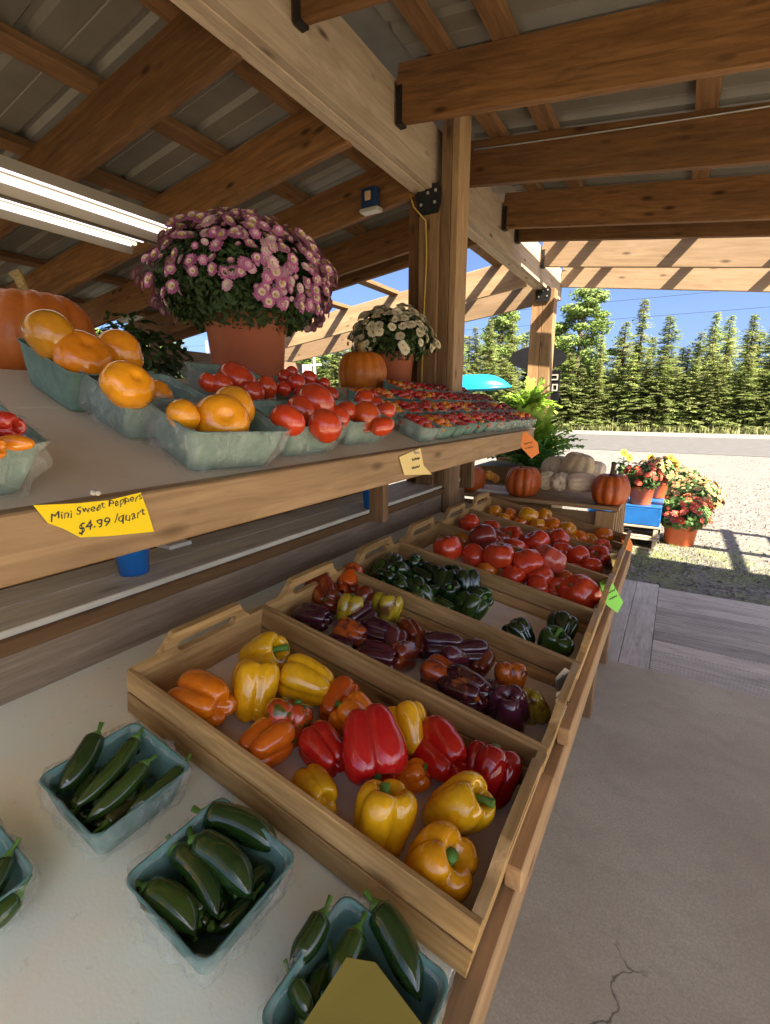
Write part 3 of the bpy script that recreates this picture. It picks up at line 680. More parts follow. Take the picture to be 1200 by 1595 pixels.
tomset([(732,816,17,1.1,TRED),(765,826,17,1.1,TRED),(797,836,18,1.1,TRED),(834,844,20,1.3,TRED),(870,841,18,1.3,TRED),(840,866,16,.9,TRED),(877,860,18,1.1,TRED),(900,867,19,1.2,TRED),(932,866,18,1.2,TRED),
        (920,885,18,.9,TRED),(937,855,15,1.3,TRED),(810,858,15,.8,TRED),(770,848,15,.8,TRED),(862,880,15,.8,TRED),(895,890,14,.8,TRED),(745,838,14,.8,TRED)],
       0, 'red tomatoes in the fifth crate', 'tomato', 'smooth red tomato in the fifth crate, %s from its handle end')
OY = (.78, .30, .01)
tomset([(772,797,11,1,OY),(795,802,12,1,ORG),(823,803,16,1.3,(.80,.34,.008)),(848,806,14,1.2,OY),(838,818,13,1,OY),(862,820,14,1.2,ORG),(883,826,15,1.2,OY),(905,838,13,.9,ORG),(918,842,12,.9,OY),
        (940,835,15,1.1,ORG),(860,834,11,.8,OY),(812,814,11,.8,ORG),(785,808,10,.8,OY),(845,828,11,.8,ORG),(926,848,11,.8,OY),(890,842,11,.8,OY)],
       0, 'orange tomatoes in the farthest crate', 'tomato', 'orange tomato in the farthest crate, %s from its handle end')

# ------------------------------------------------------------------ baskets
def rrect(hx, hy, r, n=4):
    pts = []
    for cx_, cy_, a0 in ((hx-r, hy-r, 0), (-hx+r, hy-r, 90), (-hx+r, -hy+r, 180), (hx-r, -hy+r, 270)):
        for k in range(n+1): a = R(a0+90*k/n); pts.append((cx_+r*math.cos(a), cy_+r*math.sin(a)))
    # subdivide the straight runs
    out = []
    for i in range(len(pts)):
        a, b2 = pts[i], pts[(i+1) % len(pts)]; L = math.hypot(b2[0]-a[0], b2[1]-a[1]); m = max(1, int(L/.012))
        for k in range(m): out.append((a[0]+(b2[0]-a[0])*k/m, a[1]+(b2[1]-a[1])*k/m))
    return out
def tray_mesh(hx, hy, h, mat, taper=.80, th=.0016, seed=0):
    rr = random.Random(seed); b = MB(); base = rrect(hx, hy, .018); n = len(base)
    lv = [(taper*.96, .0), (taper, .004), (.89, h*.45), (.985, h*.955), (1.022, h*.975), (1.026, h), (1-th/hx, h), (.985-th/hx, h*.93), (.89-th/hx, h*.45), (taper-th/hx, .006)]
    for s, z in lv: b.v += [(x*s, y*s, z) for x, y in base]
    for i in range(len(lv)-1):
        for k in range(n): b.f.append((i*n+k, i*n+(k+1) % n, (i+1)*n+(k+1) % n, (i+1)*n+k)); b.m.append(0)
    b.f.append(tuple(reversed(range(n)))); b.m.append(0); b.f.append(tuple(range((len(lv)-1)*n, len(lv)*n))); b.m.append(0)
    return b.mesh('tray', mat, True)
def wrap_mesh(hx, hy, h, seed=0, flare=.012, crumple=.007):
    rr = random.Random(seed); b = MB(); base = rrect(hx, hy, .022); n = len(base); L = 9
    ph = [rr.uniform(0, 6.28) for _ in range(6)]
    for j in range(L):
        t = j/(L-1); z = -.0+h*1.03*t; s = .86+.17*t
        for k, (x, y) in enumerate(base):
            a = 2*math.pi*k/n
            w = crumple*(.5*math.sin(9*a+ph[0]+5*t)+.4*math.sin(17*a+ph[1]-7*t)+.4*math.sin(5*a+ph[2]+11*t)) + rr.uniform(-1, 1)*crumple*.12 + flare*math.sin(math.pi*t)**2*.8+.003
            d = math.hypot(x, y); b.v.append((x*s+x/d*w, y*s+y/d*w, z+ (rr.uniform(-1, 1)*.0015 if j == L-1 else 0)))
    # folded inside the rim
    for k, (x, y) in enumerate(base): b.v.append((x*.93, y*.93, h*.86+rr.uniform(-.004, .004)))
    for j in range(L):
        for k in range(n): b.f.append((j*n+k, j*n+(k+1) % n, (j+1)*n+(k+1) % n, (j+1)*n+k)); b.m.append(0)
    return b.mesh('wrap', M['film'], True)
_cache = {}
def basket(x, y, z, rot, hx, hy, h, label, group, wrap=True, tealm='teal', seed=0, yaw=0):
    t = empty('produce_basket', (x, y, z), rot, label=label, cat='basket', group=group)
    t.rotation_euler = (Matrix.Rotation(rot[1], 3, 'Y') @ Matrix.Rotation(yaw, 3, 'Z')).to_euler()
    key = (hx, hy, h, tealm)
    if key not in _cache: _cache[key] = tray_mesh(hx, hy, h, M[tealm])
    link('tray', _cache[key], t)
    if wrap:
        key = (hx, hy, h, 'w', seed)
        if key not in _cache: _cache[key] = wrap_mesh(hx, hy, h, seed)
        link('film_wrap', _cache[key], t, (0, 0, .001))
    return t
G1 = 'teal baskets of green chili peppers on the table'
bl = [((-.762, .356), 'teal basket of slender green chilies at the back of the table', 1),
      ((-.514, .349), 'teal basket of plump dark green chilies, middle of the near three', 2),
      ((-.262, .352), 'teal basket of green chilies by the front rail, card inside', 3),
      ((-.775, .118), 'clear wrapped basket of green chilies cut off by the left edge', 4)]
for (x, y), lab, s in bl:
    basket(x, y, tabz(x)+.003, (0, TA, 0), .084, .084, .076, lab, G1, True, 'teal', s)
def chili_mesh(L, r, bend, seed, blunt=.75):
    rr = random.Random(seed); b = MB(); pts = []; rads = []; N = 14
    for i in range(N+1):
        t = i/N; x = L*t; pts.append((x, bend*math.sin(math.pi*t)*L, rr.uniform(-1, 1)*r*.03))
        if t < .08: q = .35+.55*(t/.08)**.5
        elif t < .5: q = .9+.1*math.sin((t-.08)/.42*math.pi/2)
        else: q = max(.05, (1-((t-.5)/.5)**2.6))*(.92+.08*blunt)
        rads.append(r*q)
    b.tube(pts, rads, 20)
    return b.mesh('chili', M['veg'], True)
def chstem(L, r, seed):
    rr = random.Random(seed); b = MB(); bx, by = rr.uniform(-.4, .4), rr.uniform(-.1, .5)
    b.tube([(.003, 0, 0), (-.004, 0, 0), (-L*.4, bx*L*.2, by*L*.2), (-L, bx*L, by*L)], [r*.62, r*.40, r*.17, r*.22], 8)
    return b.mesh('stem', M['stem'], True)
def chili(p_tip, p_stem, wpx, h0, h1, col, label, group, seed, bend=.06, st=.022):
    a = tab(*p_stem, h1+.003); e = tab(*p_tip, h0+.003); L = (e-a).length; r = wpx*.56*depth((a+e)/2)/F
    o = link('chili_pepper', chili_mesh(L, r, bend, seed), None)
    o.matrix_world = Matrix.Translation(a) @ basis(e-a, tn).to_4x4(); o.color = (*col, 1)
    tag(o, label, 'chili pepper', group); link('stem', chstem(st, r, seed), o)
CG, CG2 = (.018, .050, .010), (.035, .075, .012)
for i, (t_, s_, wd, h0, h1, col, lab) in enumerate([
   ((88,1238),(150,1146),34,.055,.075,CG,'slender green chili on the left with a long twisted stem'),
   ((112,1262),(212,1150),26,.055,.072,CG2,'slender green chili second from the left'),
   ((130,1282),(226,1190),28,.05,.068,CG2,'slender green chili in the middle of the basket'),
   ((196,1266),(284,1196),24,.045,.062,CG2,'slender green chili nearest the crate side'),
   ((120,1262),(165,1288),22,.03,.03,CG,'dark chili low under the slender ones'),
   ((235,1240),(165,1285),24,.025,.045,(.05,.06,.015),'chili turned end-on showing its brown stem scar'),
   ((180,1150),(245,1165),22,.03,.03,CG,'small dark chili under the stems at the back')]):
    chili(t_, s_, wd, h0, h1, col, lab, 'chilies in the basket at the back of the table', 40+i)
for i, (t_, s_, wd, h0, h1, col, lab) in enumerate([
   ((305,1458),(226,1386),46,.05,.055,CG2,'plump green chili at the near left corner of the middle basket'),
   ((340,1432),(272,1322),38,.05,.06,CG,'plump green chili second from left in the middle basket'),
   ((392,1400),(302,1310),46,.062,.068,CG,'widest dark green chili across the middle basket'),
   ((436,1328),(318,1268),42,.055,.06,CG,'long green chili along the back rim of the middle basket'),
   ((330,1455),(392,1398),24,.03,.04,CG,'small shaded chili low in the middle basket'),
   ((430,1352),(385,1382),28,.035,.04,CG,'small green chili by the right rim of the middle basket')]):
    chili(t_, s_, wd, h0, h1, col, lab, 'chilies in the middle basket', 60+i, .09)
for i, (t_, s_, wd, h0, h1, col, lab) in enumerate([
   ((450,1505),(503,1425),36,.06,.075,CG,'green chili with an upright thin stem in the basket by the rail'),
   ((512,1532),(556,1450),38,.06,.07,CG2,'green chili in the centre of the basket by the rail'),
   ((655,1560),(585,1412),48,.055,.072,CG,'long dark green chili against the crate in the rail basket'),
   ((484,1592),(456,1530),30,.055,.06,CG2,'bright tipped chili at the near rim of the rail basket'),
   ((560,1580),(520,1500),36,.03,.03,CG,'shaded chili low in the basket by the rail')]):
    chili(t_, s_, wd, h0, h1, col, lab, 'chilies in the basket by the front rail', 80+i)
for i, (t_, s_, wd, h0, h1, col, lab) in enumerate([
   ((-35,1420),(12,1335),28,.055,.075,CG,'green chili with a curled stem at the left edge'),
   ((-30,1450),(26,1395),34,.05,.06,CG2,'rounded green chili near the rim at the left edge')]):
    chili(t_, s_, wd, h0, h1, col, lab, 'chilies in the left edge basket', 95+i)
fr = random.Random(17)
for bi, ((bx_, by_), nm_, ang_) in enumerate((((-.762, .356), 'basket at the back of the table', 115), ((-.514, .349), 'middle basket', 155), ((-.262, .352), 'basket by the front rail', 120), ((-.775, .118), 'left edge basket', 150))):
    for k in range(6):
        an = R(ang_+fr.uniform(-25, 25)); off = -.045+.018*k; d_ = Vector((math.cos(an), math.sin(an), 0)); d_.z = -TS*d_.x; nn_ = Vector((-d_.y, d_.x, 0)); L = .085
        c_ = Vector((bx_, by_, tabz(bx_)+.032+.009*(k % 2))) + Vector((nn_.x, nn_.y, -TS*nn_.x))*off
        a_ = c_-d_*L*.5; o = link('chili_pepper', chili_mesh(L, .0135+.002*fr.random(), .05, 200+bi*10+k), None)
        o.matrix_world = Matrix.Translation(a_) @ basis(d_, tn).to_4x4(); o.color = (*[CG, CG2][k % 2], 1)
        tag(o, 'dark green chili lying low in the '+nm_, 'chili pepper', 'chilies lying low in the '+nm_); link('stem', chstem(.015, .013, k), o)
# olive card standing in the near basket
c0 = tab(512, 1545, .07); c1 = tab(540, 1490, .09); c2 = tab(660, 1600, .085)
cb = MB(); q0, q1, q2, q3 = tab(470,1600,.07), tab(540,1492,.085), tab(585,1500,.085), tab(690,1640,.075)
thk = tn*.0012; qs = [q0, q1, q2, q3]; cb.add(qs+[q+thk for q in qs], [(3,2,1,0),(4,5,6,7),(0,1,5,4),(1,2,6,5),(2,3,7,6),(3,0,4,7)])
cb.build('price_card', M['olivecard'], label='olive yellow card lying over the chilies in the basket by the rail', cat='card')

# ---- baskets on the upper shelf
rs = (0, SA, 0)
def sbk(x, y, hx, hy, h, lab, wrap=True, seed=0, m='teal2', yaw=0, grp='baskets of large tomatoes on the upper shelf'):
    return basket(x, y, shlz(x)+.002, rs, hx, hy, h, lab, grp, wrap, m, seed, yaw)
def shf(px, py, rp, h, col, lab, el=1.0, mesh=None, tilt=40, ang=30, grp=None, stem=None, name='tomato'):
    p = shl(px, py, h); r = rp*depth(p)/F
    ms = rounds[int(px) % 3] if (mesh is None or mesh is toms[3]) else mesh
    return fruit(name, ms, M['tomato'], p, r, axis(tilt, ang), col, lab, 'tomato', grp, stem, r*el, stemz=.70)
OT = (.84, .28, .008); OT2 = (.90, .34, .010)
sbk(-1.10, .555, .105, .075, .085, 'bare green basket with orange tomatoes beside the big pumpkin', False, 1)
sbk(-.950, .600, .080, .095, .085, 'film wrapped basket holding one lumpy orange tomato', True, 2)
sbk(-.800, .645, .082, .110, .085, 'film wrapped basket of three orange tomatoes, nearest the rail', True, 3, yaw=R(-6))
sbk(-1.075, .93, .080, .100, .080, 'wrapped basket of red tomatoes in front of the purple mum pot', True, 4)
sbk(-.815, .885, .080, .100, .080, 'wrapped basket of big red tomatoes by the shelf rail', True, 5)
sbk(-1.03, 1.20, .080, .090, .075, 'green basket piled with small round red tomatoes', False, 6)
sbk(-.835, 1.155, .080, .110, .075, 'wrapped basket of mixed plum-shaped red tomatoes', True, 7)
sbk(-.815, .215, .085, .095, .080, 'wrapped basket with a red and an orange pepper at the left edge', True, 8)
go = 'orange tomatoes on the upper shelf'
shf(82, 524, 40, .13, (.62, .27, .01), 'yellow-orange tomato beside the big pumpkin', .95, tilt=60, grp=go)
shf(128, 555, 42, .11, OT, 'flattened orange tomato at the bare green basket front', .8, tilt=50, ang=-40, grp=go)
shf(187, 550, 35, .11, OT, 'round orange tomato standing right of the bare green basket', 1.0, tilt=80, ang=20, grp=go)
shf(200, 600, 41, .112, OT2, 'lumpy orange tomato in the middle wrapped basket', .8, tilt=60, ang=-30, grp=go)
shf(245, 615, 24, .08, OT2, 'smaller orange tomato right of the lumpy one', 1.0, tilt=60, grp=go)
shf(286, 648, 28, .095, OT2, 'half hidden orange tomato at the left of the rail basket', .9, tilt=60, grp=go)
shf(346, 658, 44, .085, OT2, 'large smooth orange tomato in the rail basket', .95, mesh=toms[3], tilt=75, ang=-60, grp=go)
shf(364, 636, 36, .10, (.80, .34, .015), 'orange tomato leaning behind the large smooth one', .95, mesh=toms[3], tilt=70, grp=go)
gr_ = 'large red tomatoes on the upper shelf'
BR = (.60, .055, .012)
shf(325, 596, 15, .085, BR, 'small red tomato left in the basket before the mum pot', grp=gr_)
shf(371, 595, 33, .085, BR, 'large red tomato in front of the purple mum pot', .8, mesh=toms[3], grp=gr_)
shf(415, 604, 18, .08, BR, 'red tomato right of the large one before the mum pot', grp=gr_)
shf(448, 655, 28, .10, BR, 'red tomato at the left of the second rail basket', .85, mesh=toms[3], grp=gr_)
shf(507, 664, 28, .095, BR, 'red tomato at the rail side of the second rail basket', .95, mesh=toms[3], grp=gr_)
shf(492, 627, 30, .11, BR, 'red tomato heaped on top in the second rail basket', .95, mesh=toms[3], grp=gr_)
shf(470, 640, 24, .085, BR, 'red tomato behind the leftmost one in the second rail basket', .95, grp=gr_)
shf(525, 650, 20, .08, BR, 'red tomato at the far end of the second rail basket', .95, grp=gr_)
shf(345, 600, 18, .085, BR, 'red tomato tucked behind the large one before the mum pot', grp=gr_)
shf(395, 612, 18, .085, BR, 'red tomato in front of the large one before the mum pot', grp=gr_)
gp = 'small round red tomatoes in the green basket'
for i, (px, py, rp) in enumerate([(445,588,13),(442,606,12),(462,597,15),(482,590,13),(470,612,13),(497,604,12),(505,598,10),(455,580,10),(515,615,13),(490,612,13)]):
    shf(px, py, rp, .085+.02*(py < 600), (.50, .03, .010), 'small round dark red tomato piled in the green basket', grp=gp, mesh=smooth_tom, stem=None)
gp = 'tomatoes in the third rail basket'
for i, (px, py, rp, el, lab, c) in enumerate([(570,650,24,1.0,'orange-red round tomato in the third rail basket',(.50,.07,.01)),(568,624,17,1.0,'red tomato on top at the back of the third rail basket',BR),
    (540,642,17,1.0,'red tomato at the left end of the third rail basket',BR),(598,664,15,1.35,'plum-shaped red tomato at the rail side of the third rail basket',BR),
    (603,640,14,1.2,'pointed red tomato at the far end of the third rail basket',BR),(585,630,12,1.1,'little red tomato near the top of the third rail basket',BR)]):
    shf(px, py, rp, .085, c, lab, el, grp=gp, mesh=oval if el > 1.1 else smooth_tom, tilt=70)
shf(4, 664, 24, .105, (.42, .02, .008), 'red pepper in the basket at the left edge', 1.1, mesh=bells[1], tilt=95, ang=-10, grp='peppers in the left edge basket', name='sweet_pepper')
shf(26, 690, 13, .10, (.78, .26, .01), 'slim orange pepper in the basket at the left edge', 2.2, mesh=oval, tilt=92, ang=5, grp='peppers in the left edge basket', name='sweet_pepper')
shf(-25, 696, 20, .10, (.78, .26, .01), 'orange pepper cut off by the left edge', 1.2, mesh=bells[2], tilt=92, ang=5, grp='peppers in the left edge basket', name='sweet_pepper')
# small baskets of cherry tomatoes
cb_m = {}
rr = random.Random(99)
spots = []
for x, ys in ((-.785, 1.50), (-.915, 1.50), (-1.045, 1.55), (-1.175, 2.02)):
    y = ys
    while y < 2.9: spots.append((x, y)); y += .132
cherry = []
colsets = {'red': [(.46, .015, .008)]*5+[(.60, .10, .01)], 'mixed': [(.46, .015, .008), (.75, .28, .01), (.46, .015, .008), (.70, .16, .01)], 'orange': [(.78, .32, .01), (.78, .26, .01)], 'dark red': [(.20, .018, .012), (.26, .02, .012), (.34, .05, .015)]}
rowname = {-.785: 'rail side row', -.915: 'second row from the rail', -1.045: 'third row from the rail', -1.175: 'back row'}
ordw = ['first', 'second', 'third', 'fourth', 'fifth', 'sixth', 'seventh', 'eighth', 'ninth', 'tenth', 'eleventh']
cnt = {}
for i, (x, y) in enumerate(spots):
    cnt[x] = cnt.get(x, -1)+1
    kind = 'dark red' if y > 2.3 and rr.random() < .8 else rr.choice(['red', 'mixed', 'mixed', 'red', 'orange'])
    if x == -.915 and cnt[x] == 0: kind = 'orange'
    wrapd = y > 2.05 or rr.random() < .4
    lab = 'small %sbasket of %s cherry tomatoes, %s in %s' % ('film wrapped ' if wrapd else 'green ', kind, ordw[cnt[x]], rowname[x])
    x2, y2 = x+rr.uniform(-.006, .006), y+rr.uniform(-.006, .006)
    basket(x2, y2, shlz(x2)+.002, rs, .060, .060, .055, lab, 'small baskets of cherry tomatoes on the shelf', wrapd, 'teal2', i % 3, rr.uniform(-.1, .1))
    n3 = Vector((SS, 0, 1)).normalized(); ux = Vector((1, 0, -SS)).normalized()
    for a in (-1.5, -.5, .5, 1.5):
        for c_ in (-1.5, -.5, .5, 1.5):
            hh = .043+.009*(3-abs(a)-abs(c_))*.8+rr.uniform(-.004, .004)
            p = Vector((x2, y2, shlz(x2)))+ux*(a*.0270+rr.uniform(-.003, .003))+Vector((0, c_*.0270+rr.uniform(-.003, .003), 0))+n3*hh
            r = rr.uniform(.0125, .0165)
            cherry.append((r/depth(p), p, r, rr.choice(colsets[kind]), kind, ordw[cnt[x]], rowname[x]))
chm = finish(lobed(3, [(.03, .86), (.3, .93), (.62, .76), (.9, .42), (1, 0), (.9, -.42), (.62, -.76), (.3, -.95), (.03, -1)], 0, 14, 1, .02, 71, 0), 'cherry', M['tomato'])
cherry.sort(key=lambda q: -q[0])
stuffmats = [plain('cherry_skin_red', (.46, .015, .008), .25, 0, .2, 30, 0), plain('cherry_skin_orange', (.76, .28, .01), .25, 0, .2, 30, 0), plain('cherry_skin_dark', (.22, .02, .012), .25, 0, .2, 30, 0)]
sm = MB()
for i, (_, p, r, col, kind, ow, rn) in enumerate(cherry):
    if i < 285:
        c1 = 'orange' if col[1] > .15 else ('dark red' if col[0] < .36 else 'red')
        fruit('cherry_tomato', chm, M['tomato'], p, r, (rnd.uniform(-1, 1), rnd.uniform(-1, 1), .6), col, '%s cherry tomato in the %s small basket of the %s' % (c1, ow, rn), 'cherry tomato', 'cherry tomatoes in the %s small basket of the %s' % (ow, rn))
    else:
        mi = 1 if col[1] > .15 else (2 if col[0] < .36 else 0)
        vs = []; 
        for (a, z) in ((0, 1), (.8, .6), (1, 0), (.8, -.6)):
            for k in range(8): vs.append(p+Vector((a*math.cos(k*.785), a*math.sin(k*.785), z))*r)
        fs = [(j*8+k, (j+1)*8+k, (j+1)*8+(k+1) % 8, j*8+(k+1) % 8) for j in range(3) for k in range(8)]
        sm.add(vs, fs, mi)
if sm.v: sm.build('cherry_tomatoes', stuffmats, None, True, kind='stuff', label='rest of the cherry tomatoes in the far small baskets', cat='tomatoes')

# ------------------------------------------------------------------ pumpkins
def pumpkin(pos, r, rz, me, col, label, stemh, stemr, sm_='drystem', group=None, axis_=(0, 0, 1), bend=.15):
    o = bpy.data.objects.new('pumpkin', me); COL.objects.link(o)
    o.matrix_world = Matrix.Translation(Vector(pos)+Vector((0, 0, rz*.84))) @ Vector(axis_).normalized().to_track_quat('Z', 'Y').to_matrix().to_4x4() @ Matrix.Diagonal((r, r, rz, 1))
    for s in o.material_slots: s.link = 'OBJECT'; s.material = M['pumpkin']
    o.color = (*col, 1); tag(o, label, 'pumpkin', group)
    b = MB(); n = 10; pts = [(0, 0, -.05), (0, 0, .15*stemh), (bend*.3, 0, .5*stemh), (bend*.8, .05, .85*stemh), (bend, .1, stemh)]
    b.tube(pts, [stemr*1.9, stemr*1.15, stemr*.9, stemr*.9, stemr*1.1], n)
    for i, v in enumerate(b.v):
        if i % 2: b.v[i] = (pts[i//n][0]+(v[0]-pts[i//n][0])*.78, pts[i//n][1]+(v[1]-pts[i//n][1])*.78, v[2])
    s = b.build('stem', M[sm_], o, True, loc=(0, 0, .62)); s.scale = (1, 1, r/rz); return o
LZ = 1.466
pumpkin((-1.43, .625, LZ), .137, .118, pum[0], (.50, .13, .010), 'large orange pumpkin with a long pale stem on the back ledge', .62, .10, bend=.05)
pumpkin((-1.36, 2.02, LZ), .117, .108, pum[0], (.60, .17, .010), 'small upright orange pumpkin between the two mum pots', .66, .16, bend=.0)

# ------------------------------------------------------------------ potted mums
def potmesh(r, h, mat, seg=40):
    b = MB(); prof = [(.80*r, 0), (.83*r, .004), (.965*r, h*.80), (1.0*r, h*.81), (1.03*r, h*.97), (1.03*r, h), (.97*r, h), (.95*r, h*.85), (.1*r, h*.85)]
    for q, z in prof: b.v += [(q*math.cos(2*math.pi*k/seg), q*math.sin(2*math.pi*k/seg), z) for k in range(seg)]
    for i in range(len(prof)-1):
        for k in range(seg): b.f.append((i*seg+k, i*seg+(k+1) % seg, (i+1)*seg+(k+1) % seg, (i+1)*seg+k)); b.m.append(0)
    b.f.append(tuple(reversed(range(seg)))); b.m.append(0)
    return b.mesh('pot', mat, True)
def flower_mesh(name, inner, outer, eye, np_=14, cup=.25, eyer=.16, double=False, seed=0):
    rr = random.Random(seed); b = MB()
    rings = [(1.0, .10, 1), (.78, .28, 1 if not double else 0)] + ([(.5, .45, 0)] if double else [(.55, .34, 0)])
    for (L, lift, mi) in rings:
        o = rr.random()
        for k in range(np_):
            a = 2*math.pi*(k+o+rr.uniform(-.15, .15))/np_; d = Vector((math.cos(a), math.sin(a), 0)); e = Vector((-d.y, d.x, 0)); w = .17*L+.05; l2 = L*rr.uniform(.88, 1.05)
            z1 = cup*lift+.02; z2 = lift*.8
            b.add([d*.10, d*l2*.55-e*w+Vector((0,0,z2*.7)), d*l2*.55+e*w+Vector((0,0,z2*.7))], [(0,1,2)], 0)
            b.add([d*l2*.55-e*w+Vector((0,0,z2*.7)), d*l2*.55+e*w+Vector((0,0,z2*.7)), d*l2*.93+e*w*.6+Vector((0,0,z2)), d*l2+Vector((0,0,z2*.95)), d*l2*.93-e*w*.6+Vector((0,0,z2))], [(0,1,2,3,4)], mi)
    b.tube([(0,0,0),(0,0,.30),(0,0,.36)], [eyer, eyer, eyer*.5], 8, 2)
    return b.mesh(name, [inner, outer, eye])
def leaf_blob(b, c, rad, n, size, rr, fill=.45, jag=.5):
    c = Vector(c)
    for _ in range(n):
        d = Vector((rr.gauss(0, 1), rr.gauss(0, 1), rr.gauss(0, 1))).normalized(); q = fill+(1-fill)*rr.random()**.6
        p = c+Vector((d.x*rad[0], d.y*rad[1], d.z*rad[2]))*q
        n1 = (d+Vector((rr.uniform(-1, 1), rr.uniform(-1, 1), rr.uniform(-.4, 1)))*.9).normalized(); t = n1.orthogonal().normalized()
        t = (Matrix.Rotation(rr.uniform(0, 6.28), 3, n1) @ t); u = n1.cross(t); s = size*rr.uniform(.6, 1.3)
        b.add([p-t*s, p-t*s*.2+u*s*.42+n1*s*.08, p+t*s*.35+u*s*.30, p+t*s, p+t*s*.35-u*s*.30, p-t*s*.2-u*s*.42+n1*s*.08], [(0,1,2,3,4,5)])
def mum(pos, potr, poth, rad, cz, leafm, fl, nfl, fsize, label, group=None, pm='pot', cap=100, low=-.35, nleaf=4000, lsize=.022, seed=0, bias=None):
    rr = random.Random(seed); t = empty('potted_mum', pos, label=label, cat='potted flowers', group=group)
    link('pot', potmesh(potr, poth, M[pm]), t)
    b = MB(); b.tube([(0, 0, poth*.5), (0, 0, poth*.87)], [potr*.8, potr*.9], 24); b.build('soil', M['soil'], t)
    b = MB(); c = Vector((0, 0, cz))
    leaf_blob(b, c, (rad[0]*.92, rad[1]*.92, rad[2]*.92), nleaf, lsize, rr, .35)
    for _ in range(60):
        a = rr.uniform(0, 6.28); q = rr.random()**.5*.75; b.tube([(potr*.5*math.cos(a), potr*.5*math.sin(a), poth*.8), (rad[0]*q*math.cos(a), rad[1]*q*math.sin(a), cz+rad[2]*.2)], [.003, .002], 4, cap=False)
    # keep leaves off the inside of the pot
    b.build('foliage', M[leafm], t)
    view = (CAM-Vector(pos)-c).normalized(); pts = []
    while len(pts) < nfl:
        d = Vector((rr.gauss(0, 1), rr.gauss(0, 1), rr.gauss(0, 1))).normalized()
        if d.z < low: continue
        if bias and rr.random() > bias(d): continue
        wv = 1+.05*math.sin(3*math.atan2(d.y, d.x)+seed)+.05*math.sin(7*d.z+4*d.x+seed); p = c+Vector((d.x*rad[0], d.y*rad[1], d.z*rad[2]))*rr.uniform(.90, 1.05)*wv; pts.append((d.dot(view), p, d))
    pts.sort(key=lambda q: -q[0])
    sv = MB()
    for i, (_, p, d) in enumerate(pts):
        me = fl[rr.randrange(len(fl))]; s = fsize*(rr.uniform(.72, 1.18) if rr.random() < .8 else rr.uniform(.4, .6))
        nn = (d+Vector((rr.uniform(-.5, .5), rr.uniform(-.5, .5), rr.uniform(0, .6)))).normalized()
        mt = Matrix.Translation(p) @ nn.to_track_quat('Z', 'Y').to_matrix().to_4x4() @ Matrix.Rotation(rr.uniform(0, 6), 4, 'Z') @ Matrix.Scale(s, 4)
        if i < cap:
            o = link('flower', me, t); o.matrix_local = mt
        else:
            b0 = len(sv.v); sv.v += [tuple(mt @ v.co) for v in me.vertices]; sv.f += [tuple(q+b0 for q in pl.vertices) for pl in me.polygons]; sv.m += [pl.material_index for pl in me.polygons]
    if sv.v: sv.build('flowers', list(fl[0].materials), t, kind='stuff')
    return t
f_pur = [flower_mesh('flower', M['petal_cream'], M['petal_pink'], M['petal_eye'], 15, seed=1), flower_mesh('flower', M['petal_cream'], M['petal_mauve'], M['petal_cream'], 14, seed=2), flower_mesh('flower', M['petal_mauve'], M['petal_pink'], M['petal_cream'], 13, .5, seed=3)]
for m_ in f_pur[1:]: pass
f_wht = [flower_mesh('flower', M['petal_white'], M['petal_white'], M['petal_eye'], 15, double=True, seed=4)]
f_red = [flower_mesh('flower', M['petal_red'], M['petal_red'], M['petal_eye'], 9, seed=5)]
f_pea = [flower_mesh('flower', M['petal_peach'], M['petal_peach'], M['petal_eye'], 9, seed=6)]
def bias_p(d):
    # the near left side shows mostly leaves and few blooms, the top and right side are thick with them
    l = d.dot(-RT); v = d.dot(-FWH)
    if d.z > .55: return 1
    return .30 if (v > .25 and l > -.45 and d.z < .35) else (1 if l < .2 else .5)
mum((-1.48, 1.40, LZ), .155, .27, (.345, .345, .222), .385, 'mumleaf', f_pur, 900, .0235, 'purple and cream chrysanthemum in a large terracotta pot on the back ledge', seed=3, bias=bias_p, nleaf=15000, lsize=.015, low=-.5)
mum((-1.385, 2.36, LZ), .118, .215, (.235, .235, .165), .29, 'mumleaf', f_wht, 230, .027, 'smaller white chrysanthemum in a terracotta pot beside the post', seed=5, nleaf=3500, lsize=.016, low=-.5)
# dark plant behind the ledge
def bushy(name, pos, rad, n, size, mat, label, cat, seed=0, stems=12, h0=0, group=None):
    rr = random.Random(seed); t = empty(name, pos, label=label, cat=cat, group=group)
    b = MB(); leaf_blob(b, (0, 0, rad[2]+h0), rad, n, size, rr, .25); b.build('foliage', M[mat], t)
    b = MB()
    for _ in range(stems):
        a = rr.uniform(0, 6.28); q = rr.random()*.6; b.tube([(0.02*math.cos(a), .02*math.sin(a), 0), (rad[0]*q*math.cos(a), rad[1]*q*math.sin(a), rad[2]+h0)], [.007, .003], 5)
    b.build('stems', M['stem'], t); return t
bushy('potted_plant', (-2.6, 1.62, .9), (.36, .36, .5), 2600, .035, 'mumleaf', 'dark leafy plant in the shade behind the purple mum', 'plant', 8)
b = MB(); b.box((-2.6, 1.5, .44), (.9, 2.4, .88)); b.box((-2.6, 1.5, .89), (1.0, 2.5, .02)); b.build('storage_bench', M['dark_wall'], label='dark wooden bench in the shade behind the stand', cat='bench')

